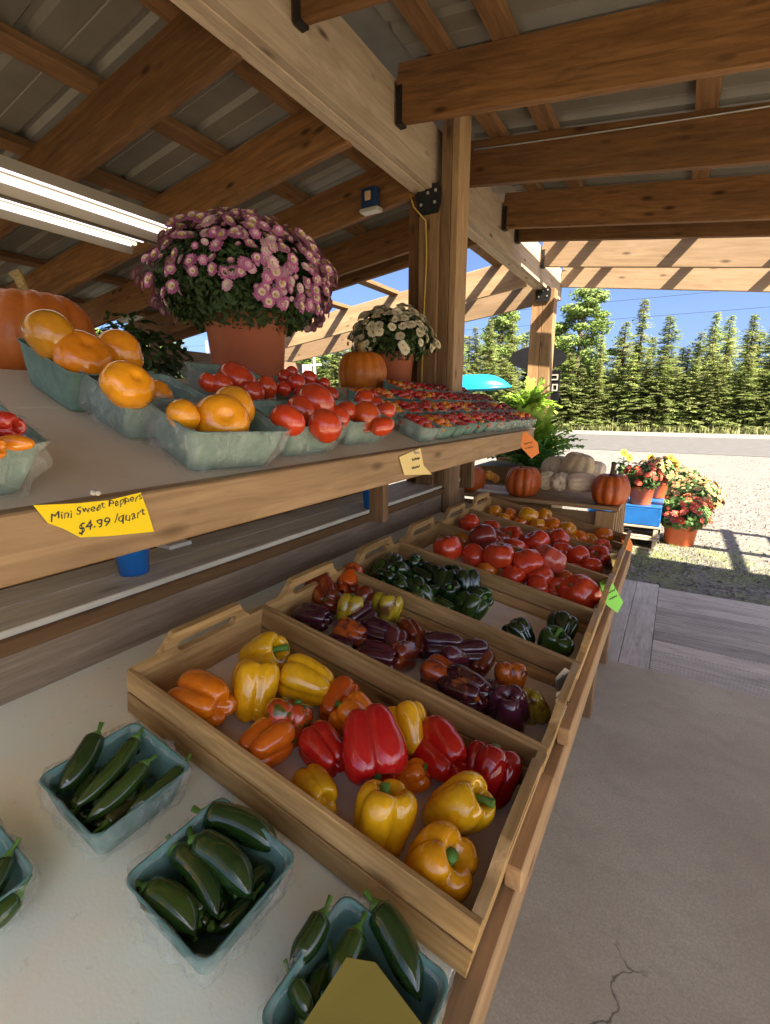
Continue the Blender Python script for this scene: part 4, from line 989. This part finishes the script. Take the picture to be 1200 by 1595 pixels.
# ------------------------------------------------------------------ small items under the upper shelf
for px, py, lab in ((210, 876, 'blue plastic cup under the upper shelf near the yellow sign'), (580, 775, 'blue plastic cup under the upper shelf farther along')):
    p = hit(px, py+16, (0, 0, .94), (0, 0, 1)); t = empty('plastic_cup', (p.x, p.y, .9405), label=lab, cat='cup')
    b = MB(); seg = 28; prof = [(.036, 0), (.038, .003), (.048, .11), (.050, .112), (.050, .118), (.046, .118), (.035, .006), (.001, .006)]
    for q, z in prof: b.v += [(q*math.cos(2*math.pi*k/seg), q*math.sin(2*math.pi*k/seg), z) for k in range(seg)]
    for i in range(len(prof)-1):
        for k in range(seg): b.f.append((i*seg+k, i*seg+(k+1) % seg, (i+1)*seg+(k+1) % seg, (i+1)*seg+k)); b.m.append(0)
    b.f.append(tuple(reversed(range(seg)))); b.m.append(0)
    b.build('cup_wall', M['blueplastic'], t, True)
# stacked paper bags
for (px, py, lab, mm, ln) in ((290, 846, 'white paper packet lying under the upper shelf', 'whitecard', .12),):
    p = hit(px, py, (0, 0, .96), (0, 0, 1)); me = cbox(.10, ln*.7, .014, .003); me.materials.append(M[mm]); link('packet', me, None, (p.x-.075, p.y, .9485), label=lab, cat='packet')

# ------------------------------------------------------------------ price signs
def card(name, pxs, X, mat, label, nrm=(1, 0, 0), P=None, curl=.0):
    P = Vector(P) if P else Vector((X, 0, 0)); nrm = Vector(nrm).normalized()
    pts = [hit(a, c, P, nrm) for a, c in pxs]; ce = sum(pts, Vector())/len(pts)
    t = empty(name, ce, label=label, cat='price sign', group='handwritten price signs')
    ux = Vector((0, 1, 0)); ux = (ux-nrm*ux.dot(nrm)).normalized(); uy = nrm.cross(ux)
    M3 = Matrix((ux, uy, nrm)).transposed().to_4x4()
    flat('card', [[((p-ce).dot(ux), (p-ce).dot(uy)) for p in pts]], .0008, M[mat], t, M3)
    return t, M3
def pin(t, loc, d=(1, 0, 0)):
    b = MB(); d = Vector(d); loc = Vector(loc); b.tube([loc, loc+d*.004, loc+d*.006, loc+d*.014, loc+d*.016], [.0045, .0045, .0025, .004, .003], 8); b.build('push_pin', M['pin'], t, True)
t, M3 = card('price_sign', [(52,787),(120,784),(170,779),(219,767),(230,795),(240,828),(170,835),(125,837),(100,824),(75,815)], -.676, 'yellowcard', 'bright yellow handwritten price sign pinned to the upper rail')
def onc(dx, dy, rot=0): return M3 @ Matrix.Translation((dx, dy, .0008)) @ Matrix.Rotation(R(rot), 4, 'Z')
text('Mini Sweet Peppers', .0150, M['ink'], t, onc(.002, .010, 4), .2)
text('$4.99 /quart', .0185, M['ink'], t, onc(.018, -.014, 3), .2)
pin(t, Vector((0.002, -.005, .036)))
def scribble(t, rows, Mx, w, s):
    rr = random.Random(3)
    for dy, k in rows:
        b = MB(); pts = []
        for i in range(k*4+1):
            pts.append((-w/2+w*i/(k*4), dy+s*math.sin(i*1.7+rr.random())*rr.uniform(.5, 1), .001))
        b.tube(pts, [.0013]*len(pts), 4); o = b.build('handwriting', M['ink'], t); o.matrix_local = Mx
t, M3 = card('price_sign', [(622,712),(640,704),(655,698),(660,725),(673,739),(630,740)], -.676, 'palecard', 'pale yellow handwritten sign pinned midway along the upper rail')
scribble(t, [(.010, 5), (-.016, 5)], M3, .052, .005); pin(t, Vector((0.002, -.01, .030)))
t, M3 = card('price_sign', [(800,680),(820,672),(838,690),(840,706),(828,714),(815,700)], -.66, 'orangecard', 'orange handwritten sign hanging off the end of the upper rail', nrm=(.8, -.5, .2), P=(-.66, 2.5, 1.2))
scribble(t, [(.012, 4), (-.012, 4)], M3, .06, .006)
t, M3 = card('price_sign', [(934,907),(950,900),(958,915),(971,938),(962,955),(945,942)], 0, 'greencard', 'lime green sign on the front of the fourth crate', nrm=(.8, -.55, .3), P=(-.125, 1.86, .66))
scribble(t, [(.012, 4), (-.012, 4)], M3, .045, .005)
t, M3 = card('price_sign', [(967,837),(978,830),(986,848),(984,860),(973,855)], 0, 'orangecard', 'small orange sign on the front of the farthest crate', nrm=(.8, -.55, .3), P=(-.125, 2.58, .68))
t, M3 = card('price_sign', [(950,862),(966,862),(962,880),(955,884)], 0, 'palecard', 'small pale yellow sign on the front of the fifth crate', nrm=(.8, -.55, .3), P=(-.125, 2.22, .68))
t, M3 = card('price_sign', [(866,1055),(880,1040),(888,1045),(880,1110),(868,1135),(866,1100)], 0, 'sleeve', 'clear sleeved white sign on the front of the second crate', nrm=(.9, -.3, .35), P=(-.118, 1.1, .66))
scribble(t, [(.03, 4), (.0, 4), (-.03, 4)], M3, .05, .004)

# ------------------------------------------------------------------ far display box with pumpkins and white squash
BX = (-1.25, -.245); BY = (2.90, 3.5); BT = .835
bxo = empty('display_box', (-.75, 3.2, 0), label='slatted wooden display box at the far end of the table', cat='display box')
def bb(name, a, c, w_, h_, m='box', up=(0, 0, 1)):
    o = Vector((-.75, 3.2, 0)); return board(name, Vector(a)-o, Vector(c)-o, w_, h_, M[m], bxo, up, .002)
bb('front_panel', (BX[0], BY[0]+.02, .58), (BX[1]-.07, BY[0]+.02, .58), .015, .44)
bb('front_stile', (BX[1]-.05, BY[0], 0), (BX[1]-.05, BY[0], BT-.02), .03, .10, up=(1, 0, 0))
bb('front_stile', (BX[0]+.05, BY[0], 0), (BX[0]+.05, BY[0], BT-.02), .03, .10, up=(1, 0, 0))
for i in range(5): bb('side_slat', (BX[1], BY[0]+.03+i*.135, 0), (BX[1], BY[0]+.03+i*.135, BT-.02), .05, .02, 'rail', up=(1, 0, 0))
for i in range(3): bb('side_rail', (BX[1]-.02, BY[0]+.02, .1+i*.33), (BX[1]-.02, BY[1], .1+i*.33), .018, .06)
bb('top_board', (BX[0]-.02, BY[0]+.06, BT), (BX[1]+.02, BY[0]+.06, BT), .16, .022, 'rail')
for i in range(3): bb('top_board', (BX[0]-.02, BY[0]+.23+i*.165, BT), (BX[1]+.02, BY[0]+.23+i*.165, BT), .16, .022)
def ontop(px, py, z=BT+.012): return hit(px, py, (0, 0, z), (0, 0, 1))
def ypos(px, py, y): return hit(px, py, (0, y, 0), (0, 1, 0))
for px, py, rp, y, lab, sh, sm_ in ((816, 733, 27, 2.99, 'round orange pumpkin under the orange hanging sign', .25, 'drystem'),
                                  (953, 743, 28, 2.98, 'round orange pumpkin with a tall dark stem at the box corner', .95, 'darkstem'),
                                  (735, 736, 22, 3.0, 'round orange pumpkin in shade under the upper rail', .2, 'drystem')):
    p = ypos(px, py, y); r = rp*depth(p)/F
    pumpkin((p.x, y, BT+.012), r, r*.93, pum[1], (.50, .10, .010), lab, sh, .14, sm_, 'pumpkins on the display box', bend=.08 if sh < .5 else -.05)
WS = (.74, .64, .44)
pal = finish(lobed(10, PUM, .11, 56, .8, .05, 77, .02), 'squash', M['squash'])
def squash(px, py, rp, y, me, col, lab, tilt=30, el=.8, grp='white squashes on the display box', m='squash', nm='squash', cat='squash'):
    p = ypos(px, py, y); r = rp*.92*depth(p)/F; p.z = max(p.z, BT+.012+r*.6)
    fruit(nm, me, M[m], p, r, axis(tilt, rnd.uniform(0, 360)), col, lab, cat, grp, tstem[1], r*el, stemz=.6)
squash(866, 728, 24, 3.28, pal, WS, 'pale round squash at the back left of the white pile', 20, .8)
squash(900, 727, 27, 3.20, pal, (.62, .48, .28), 'tan ribbed squash in the middle of the white pile', 15, .9)
squash(852, 748, 15, 3.05, pal, WS, 'small white squash at the left front of the pile', 70, 1.1)
squash(873, 750, 16, 3.03, pal, (.74, .66, .46), 'cream squash lying in front, second from left', 85, 1.3)
squash(905, 752, 18, 3.02, pal, WS, 'wide white squash lying in front of the tan one', 85, 1.5)
squash(926, 733, 19, 3.26, pal, (.66, .56, .44), 'pale squash at the back right of the pile', 30, .8)
for i, (px, py) in enumerate(((762, 740), (770, 744))):
    squash(px, py, 9, 3.05+.05*i, pum[1], (.85, .42, .05), ('tiny orange squash, left one' if i == 0 else 'tiny orange squash, right one')+' beside the shaded pumpkin', grp='tiny orange squashes')
# white tray edge below the tiny squashes
me = cbox(.34, .2, .02, .004); me.materials.append(M['whitecard']); q = ypos(765, 748, 3.03); link('tray', me, None, (q.x, 3.06, BT+.0215), label='flat white tray on the display box under the tiny squashes', cat='tray')

# ------------------------------------------------------------------ leafy bunches at the shelf end
def leafy(name, pos, n, L, mat, label, seed, spread=.5, cat='leafy plant', group=None):
    rr = random.Random(seed); t = empty(name, pos, label=label, cat=cat, group=group)
    b = MB(); s = MB()
    for i in range(n):
        a = rr.uniform(0, 6.28); out = Vector((math.cos(a), math.sin(a), 0)); q = rr.random(); ln = L*rr.uniform(.7, 1.1)
        pts = []
        for k in range(7):
            u = k/6; pts.append(out*(spread*ln*(u**1.5)*(.4+q)) + Vector((0, 0, ln*(u-.55*u*u*(.3+q)))))
        s.tube(pts, [.006*(1-.7*k/6) for k in range(7)], 5)
        for k in range(2, 7):
            for sd in (-1, 1):
                for m in range(3):
                    p = pts[k].lerp(pts[k-1], m/3); d = (pts[k]-pts[k-1]).normalized(); e = d.cross(Vector((0, 0, 1)))
                    if e.length < .01: e = Vector((1, 0, 0))
                    e = (e.normalized()*sd+d*.4+Vector((0, 0, rr.uniform(-.4, .5)))).normalized(); l = L*.13*rr.uniform(.6, 1.2); wv = d*l*.35
                    b.add([p, p+e*l*.5+wv, p+e*l+Vector((0,0,-l*.2)), p+e*l*.5-wv], [(0,1,2,3)])
    b.build('leaves', M[mat], t); s.build('stalks', M['lime'], t); return t
q_ = ypos(822, 655, 4.75); leafy('fern_bunch', (q_.x, 4.75, q_.z-.05), 60, .52, 'lime', 'tall light green leafy bunch behind the shelf end', 5, .4)
b = MB(); b.box((q_.x, 4.75, (q_.z-.1)/2), (.45, .4, q_.z-.02)); b.build('plant_stand', M['box'], label='tall wooden stand under the light green leafy bunch', cat='stand')
leafy('kale_bunch', (-.90, 3.66, .88), 40, .44, 'kale', 'dark green drooping leaves beyond the end of the upper shelf', 6, .75)
leafy('herb_bunch', (-.98, 3.85, .92), 50, .55, 'lime', 'yellow-green feathery leaves right of the lime bunch', 7, .6)
b = MB(); b.box((-1.02, 3.74, .47), (.6, .42, .95)); b.build('planter_table', M['box'], label='low wooden stand holding the leafy greens behind the box', cat='stand')
# end fence panel of dark green stakes seen under the shelf
# ------------------------------------------------------------------ outdoor: pallets, blue crate, mums
def pallet(pos, n, lab):
    t = empty('pallet', pos, label=lab, cat='pallet', group='weathered pallets')
    for i in range(6): board('deck_slat', (-.35, -.42+i*.17, .11), (.35, -.42+i*.17, .11), .11, .018, M['pallet'], t)
    for x in (-.31, 0, .31): board('stringer', (x, -.47, .06), (x, .47, .06), .04, .082, M['pallet'], t)
    for i in range(3): board('bottom_slat', (-.35, -.42+i*.42, .0095), (.35, -.42+i*.42, .0095), .09, .016, M['pallet'], t)
PX, PY = -.38, 5.80
pallet((PX, PY, -.03), 0, 'weathered grey pallet on the ground, lower of two')
pallet((PX, PY+.01, .094), 1, 'weathered grey pallet stacked on another, under the blue crate')
t = empty('blue_crate', (PX, PY, .216), label='blue painted wooden crate on the pallets with mums on top', cat='crate')
for y in (-.44, .44): board('end_board', (-.32, y, .09), (.32, y, .09), .02, .17, M['bluecrate'], t)
for x in (-.33, .33):
    for z in (.04, .13): board('side_slat', (x, -.45, z), (x, .45, z), .018, .075, M['bluecrate'], t)
for i in range(5): board('top_slat', (-.34, -.37+i*.185, .187), (.34, -.37+i*.185, .187), .15, .016, M['bluecrate'], t)
CZ = .412
gm = 'potted mums outside'
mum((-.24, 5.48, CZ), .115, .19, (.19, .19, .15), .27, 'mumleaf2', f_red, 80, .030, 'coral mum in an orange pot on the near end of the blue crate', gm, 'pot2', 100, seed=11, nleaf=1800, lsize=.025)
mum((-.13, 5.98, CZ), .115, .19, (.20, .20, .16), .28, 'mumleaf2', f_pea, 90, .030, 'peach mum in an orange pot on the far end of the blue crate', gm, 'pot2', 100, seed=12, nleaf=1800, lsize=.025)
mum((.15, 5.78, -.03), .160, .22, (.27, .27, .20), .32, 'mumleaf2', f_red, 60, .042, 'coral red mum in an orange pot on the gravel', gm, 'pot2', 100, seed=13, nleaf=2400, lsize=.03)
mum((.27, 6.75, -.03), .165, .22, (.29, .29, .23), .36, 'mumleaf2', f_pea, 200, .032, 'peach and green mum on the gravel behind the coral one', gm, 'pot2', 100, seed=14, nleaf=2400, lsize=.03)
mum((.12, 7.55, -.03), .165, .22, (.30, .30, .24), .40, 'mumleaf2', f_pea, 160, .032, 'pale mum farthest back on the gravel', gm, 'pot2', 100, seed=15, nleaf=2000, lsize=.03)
f_sun = flower_mesh('bloom', M['petal_yellow'], M['petal_yellow'], M['seedeye'], 14, eyer=.33, seed=8)
for i, (px, py, lab) in enumerate(((972, 706, 'sunflower with dark eye, leftmost above the mums'), (1014, 714, 'pair of yellow sunflower heads in the middle above the mums'), (1045, 714, 'sunflower at the right edge above the mums'))):
    p = ypos(px, py, 6.2); t = empty('sunflower', (p.x, 6.25, .41), label=lab, cat='sunflower', group='sunflowers above the mums')
    b = MB(); b.tube([(0, 0, 0), (.01, 0, (p.z-.41)*.6), (0, -.02, p.z-.41)], [.006, .005, .004], 6)
    leaf_blob(b, (0, 0, (p.z-.41)*.6), (.09, .09, .13), 60, .04, random.Random(i), .2); b.build('stalk', M['mumleaf2'], t)
    for k, (dx, dz) in enumerate([(0, 0), (.06, -.05)][:2 if i != 1 else 2]):
        o = link('flower_head', f_sun, t); nn = (-FW+Vector((.3*k, 0, .4))).normalized()
        o.matrix_local = Matrix.Translation((dx, -.03, p.z-.41+dz)) @ nn.to_track_quat('Z', 'Y').to_matrix().to_4x4() @ Matrix.Scale(.052, 4)

# ------------------------------------------------------------------ oval sign, turquoise boat, fence banner
t = empty('oval_sign', (-2.0, 8.2, 0), label='black oval chalkboard sign on a post beyond the shed', cat='sign')
C0 = hit(838, 558, (0, 8.2, 0), (0, 1, 0)); rx = 42*depth(C0)/F; rz_ = 18*depth(C0)/F; t.location = (C0.x, 8.2, -.03)
MX = Matrix.Translation((0, 0, C0.z+.03)) @ Matrix.Rotation(AZ*.6, 4, 'Z') @ Matrix.Rotation(R(90), 4, 'X')
flat('oval_board', [[(rx*math.cos(2*math.pi*k/40), rz_*math.sin(2*math.pi*k/40)*1.0) for k in range(40)]], .03, M['board_black'], t, MX)
board('sign_post', (0, .06, 0), (0, .06, C0.z), .08, .08, M['black_steel'], t, up=(1, 0, 0))
q = hit(857, 595, (0, 8.2, 0), (0, 1, 0)); pw = 30*depth(q)/F
me = cbox(pw, .03, .62, .004); me.materials.append(M['board_black']); link('lower_board', me, t, (q.x-C0.x, -.02, q.z-.1))
for (dx, dz, ww, hh) in ((.05, .20, .16, .09), (.09, .04, .09, .11)):
    o_ = [[(-ww/2, -hh/2), (ww/2, -hh/2), (ww/2, hh/2), (-ww/2, hh/2)], [(-ww/2+.02, -hh/2+.02), (ww/2-.02, -hh/2+.02), (ww/2-.02, hh/2-.02), (-ww/2+.02, hh/2-.02)]]
    flat('painted_frame', o_, .006, M['white_metal'], t, Matrix.Translation((q.x-C0.x+dx, -.042, q.z-.1+dz)) @ Matrix.Rotation(R(90), 4, 'X'))
# upturned turquoise boat
A = hit(700, 600, (0, 9.5, 0), (0, 1, 0)); B_ = hit(792, 600, (0, 9.5, 0), (0, 1, 0)); L = (B_.x-A.x)*1.25
t = empty('rowing_boat', ((A.x+B_.x)/2-.1, 9.5, A.z-.12), label='upturned turquoise plastic boat beyond the middle post', cat='boat')
b = MB(); nx, ny = 24, 12
for i in range(nx+1):
    u = i/nx*2-1; wv = (1-abs(u)**2.4)*.42+.01; hv = (1-abs(u)**3)*.30+.02
    for j in range(ny+1):
        a = math.pi*j/ny; b.v.append((u*L/2, -wv*math.cos(a), .0+hv*math.sin(a)**.8+.05*u*u))
for i in range(nx):
    for j in range(ny): k_ = i*(ny+1)+j; b.f.append((k_, k_+ny+1, k_+ny+2, k_+1)); b.m.append(0)
b.build('hull', M['turq'], t, True)
b = MB(); b.tube([(u/12*L/2, -((1-abs(u/12)**2.4)*.44+.015), .02+.05*(u/12)**2) for u in range(-12, 13)], [.022]*25, 6); b.build('gunwale', M['turq'], t, True)
b = MB(); b.box((0, 0, -.60), (L*.5, .5, 1.0)); 
o = b.build('storage_rack', M['pallet'], None, loc=t.location+Vector((0, 0, -.13)), label='plain wooden rack carrying the turquoise boat', cat='rack')
# banner fence
P0 = hit(490, 570, (0, 11, 0), (0, 1, 0))
t = empty('banner_fence', (P0.x, 11, -.03), label='grey pipe fence with faded pink and white banners left of the pumpkin', cat='fence')
for i in range(-3, 1): b = MB(); b.tube([(i*1.5, 0, 0), (i*1.5, 0, P0.z+1.0)], [.045]*2, 8); b.build('fence_post', M['galv'], t, True)
for z in (P0.z-.55, P0.z+.05, P0.z+.30): b = MB(); b.tube([(-5, 0, z), (.25, 0, z)], [.03]*2, 8); b.build('fence_rail', M['galv'], t, True)
for i in range(-3, 0):
    for z in (P0.z-.22, P0.z-.90):
        me = cbox(1.36, .012, .48, .002); me.materials.append(M['banner']); o = link('banner', me, t, (i*1.5+.75, -.05, z))
        b = MB()
        rr = random.Random(i*7+int(z*10))
        for r_ in range(2):
            for k in range(7):
                b.box((-.45+k*.15+rr.uniform(-.02, .02), -.009, .10-r_*.2), (.09, .004, .09 if k % 2 else .12))
        b.build('banner_print', M['bannerred'], o)

# ------------------------------------------------------------------ trees
def conifer(seed, h=9.5, rad=1.6, dead=.0, n=58):
    rr = random.Random(seed); tr = MB(); tr.tube([(0, 0, 0), (0, 0, h*.5), (0, 0, h)], [.14, .08, .015], 8); cr = MB()
    bulge = [rr.uniform(.7, 1.25) for _ in range(9)]
    for lv in range(n):
        t = .03+.97*lv/n; z = h*t; bi = bulge[int(t*7.99)]*(1-(t*8) % 1)+bulge[int(t*7.99)+1]*((t*8) % 1)
        R0 = rad*(1-t)**.75*(.6+.7*rr.random())*bi+.10
        nb = 9 if t < .6 else 6
        for k in range(nb):
            if rr.random() < .12: continue
            a = rr.uniform(0, 6.28); L = R0*rr.uniform(.55, 1.15); d = Vector((math.cos(a), math.sin(a), 0)); e = Vector((-d.y, d.x, 0))
            dz = -.22*L if t < .75 else .25*L
            if rr.random() < .25: tr.tube([(0, 0, z), d*L*.8+Vector((0, 0, z+dz*.8))], [.015, .005], 3, cap=False)
            m = max(3, int(L/.075))
            for q in range(m):
                u = (q+.6)/m; p = d*L*u+Vector((0, 0, z+dz*u+rr.uniform(-.07, .07)))
                for s in (-1, 1):
                    ln = (.09+.16*(1-u*.6))*rr.uniform(.6, 1.25); dr = (e*s+d*rr.uniform(.3, .9)+Vector((0, 0, rr.uniform(-.7, .25)))).normalized(); wd = (Vector((0, 0, 1)).cross(dr)).normalized()*ln*.22+Vector((0, 0, rr.uniform(-.03, .03)))
                    cr.add([p-wd*.5, p+dr*ln*.5-wd, p+dr*ln, p+dr*ln*.5+wd], [(0,1,2,3)])
    return tr.mesh('trunk', M['bark']), cr.mesh('crown', M['spruce'])
def broad(seed, h=10, rad=1.7):
    rr = random.Random(seed); tr = MB(); tr.tube([(0, 0, 0), (.1, 0, h*.45), (0, .1, h*.93)], [.16, .10, .02], 8); cr = MB()
    for _ in range(105):
        z = h*rr.uniform(.08, .99); t = z/h; q = rad*(1-abs(t-.5)*1.1)*rr.uniform(.2, 1); a = rr.uniform(0, 6.28); c = Vector((q*math.cos(a), q*math.sin(a), z))
        tr.tube([(0, 0, z*.8), c], [.03, .008], 4, cap=False)
        s = rr.uniform(.3, .62); leaf_blob(cr, c, (s, s, s*.8), 170, .11, rr, .2)
    return tr.mesh('trunk', M['bark']), cr.mesh('crown', M['birch'])
kinds = [conifer(1), conifer(2, 9.5, 1.3), conifer(3, 9.5, 1.9), conifer(4, 9.5, 1.2, n=50), broad(5), conifer(6, 9.5, 1.5), broad(7, 10, 2.0)]
trees = []
def tree(px, top, Y, kd, lab, grp='trees beyond the road', sx=1.65):
    P = hit(px, top, (0, Y, 0), (0, 1, 0)); hgt = P.z; tr, cr = kinds[kd]; base = 10 if kd in (4, 6) else 9.5; s = hgt/base
    o = empty('birch_tree' if kd in (4, 6) else 'spruce_tree', (P.x, Y, -.03), (0, 0, rnd.uniform(0, 6.28)), label=lab, cat='tree', group=grp)
    sx *= rnd.uniform(.8, 1.15); o.scale = (s*sx, s*sx, s)
    link('trunk', tr, o); link('crown', cr, o)
rowa = [(722, 520, 3, 'spruce just right of the middle post, lowest top'), (742, 508, 0, 'second spruce right of the middle post'), (765, 496, 1, 'slim spruce in the middle between the two posts'),
 (800, 490, 0, 'full spruce just left of the back post'), (872, 545, 2, 'short spruce right beside the back post'),
 (910, 450, 4, 'tallest broad-leaved tree right of the back post'), (938, 520, 3, 'short spruce right of the tallest broad tree'), (976, 500, 0, 'spruce left of the pointed tall one'), (1006, 464, 1, 'tall pointed dark spruce, tallest conifer in view'),
 (1046, 490, 0, 'spruce right of the tallest conifer'), (1075, 540, 3, 'low spruce in the gap under the sky'), (1090, 530, 1, 'low thin spruce right of the gap'),
 (1118, 484, 1, 'dark spruce with a ragged top on the right'), (1140, 490, 0, 'bright green spruce on the right'), (1178, 488, 1, 'pointed spruce second from the right edge'), (1212, 500, 2, 'spruce cut by the right edge')]
for i, (px, top, kd, lab) in enumerate(rowa): tree(px, top, 33.5+(i % 3)*.9, kd, lab)
tr2 = random.Random(12)
for i in range(22):
    px = 700+i*26+tr2.uniform(-8, 8); tree(px, tr2.uniform(545, 575), 32.3+tr2.uniform(-.4, .4), tr2.choice([0, 2, 5, 1]), 'bushy young spruce low at the front of the tree line', 'young spruces at the forest edge', 2.1)
for i in range(24):
    px = 690+i*25+tr2.uniform(-9, 9); tree(px, tr2.uniform(508, 548), 37.5+tr2.uniform(0, 3), tr2.choice([0, 1, 2, 5]), 'partly hidden spruce in the rows behind the forest edge', 'spruces behind the forest edge', 1.9)
for i in range(10):
    px = 440+i*16+tr2.uniform(-5, 5); tree(px, tr2.uniform(536, 552), 38+tr2.uniform(0, 3), tr2.choice([0, 4, 2]), 'distant tree seen past the fence left of the pumpkin', 'distant trees left of the stand', 1.7)
for i in range(26):
    x = -75+i*5.2 if i < 13 else 12+(i-13)*5.5; hgt = tr2.uniform(8, 11)
    tr, cr = kinds[tr2.choice([0, 2, 4])]; o = empty('forest_tree', (x, 36+tr2.uniform(-2, 3), -.03), (0, 0, tr2.uniform(0, 6)), label='outlying tree of the forest line outside the main view', cat='tree', group='outlying forest trees')
    o.scale = (hgt/9.5*1.4, hgt/9.5*1.4, hgt/9.5); link('trunk', tr, o); link('crown', cr, o)
# undergrowth and verge
b = MB(); rr = random.Random(5)
for _ in range(15000):
    x = rr.uniform(-22, 16); y = 30.6+rr.random()**1.4*5; h = rr.uniform(.12, .42)+(.5 if rr.random() < .18 else 0)*(y > 31.3); a = rr.uniform(0, 3.14); d = Vector((math.cos(a), math.sin(a), 0))*rr.uniform(.04, .10)
    p = Vector((x, y, -.03)); b.add([p-d, p+d, p+Vector((rr.uniform(-.1, .1), rr.uniform(-.1, .1), h))], [(0,1,2)])
b.build('verge_grass', M['verge'], kind='stuff', label='dry rough grass along the far side of the road', cat='grass')
b = MB()
for _ in range(5200):
    cxx, cyy = rr.choice([(-.2, 5.2), (-.35, 5.0), (.3, 5.15), (.05, 5.6), (-.3, 4.8), (.9, 4.9), (-.6, 6.6), (1.3, 4.6)]); x = rr.gauss(cxx, .26); y = rr.gauss(cyy, .22)
    if y < 4.22: continue
    h = rr.uniform(.01, .035); a = rr.uniform(0, 3.14); d = Vector((math.cos(a), math.sin(a), 0))*.003
    p = Vector((x, y, -.03)); b.add([p-d, p+d, p+Vector((rr.uniform(-.02, .02), rr.uniform(-.02, .02), h))], [(0,1,2)])
b.build('grass', M['tuft'], kind='stuff', label='sparse short grass in the gravel by the pallets', cat='grass')
# loose stones
b = MB()
for _ in range(3200):
    x = rr.uniform(-1.6, 3.5); y = 4.25+rr.random()**1.3*7; s = rr.uniform(.006, .02); p = Vector((x, y, -.03+s*.3)); e = Matrix.Rotation(rr.uniform(0, 3), 3, 'Z')
    b.add([p+e@Vector(q)*s for q in ((-1,-.6,-.5),(1,-.7,-.5),(.8,.8,-.5),(-.9,.6,-.5),(-.5,-.3,.5),(.6,-.4,.4),(.4,.5,.5),(-.4,.4,.35))], [(0,1,5,4),(1,2,6,5),(2,3,7,6),(3,0,4,7),(4,5,6,7)])
b.build('gravel_stones', plain('stone', (.12, .11, .10), .9, 0, .3, 3, .2), kind='stuff', label='loose pale gravel stones on the ground', cat='gravel')
for i, (z, lab) in enumerate(((7.6, 'upper power line crossing the sky above the trees'), (6.7, 'lower power line crossing in front of the treetops'))):
    cable('power_line', (-40, 29.5, z), (40, 29.5, z-.4), .6, .008, M['black_steel'], lab, 'power line', 40)
bpy.context.view_layer.update()
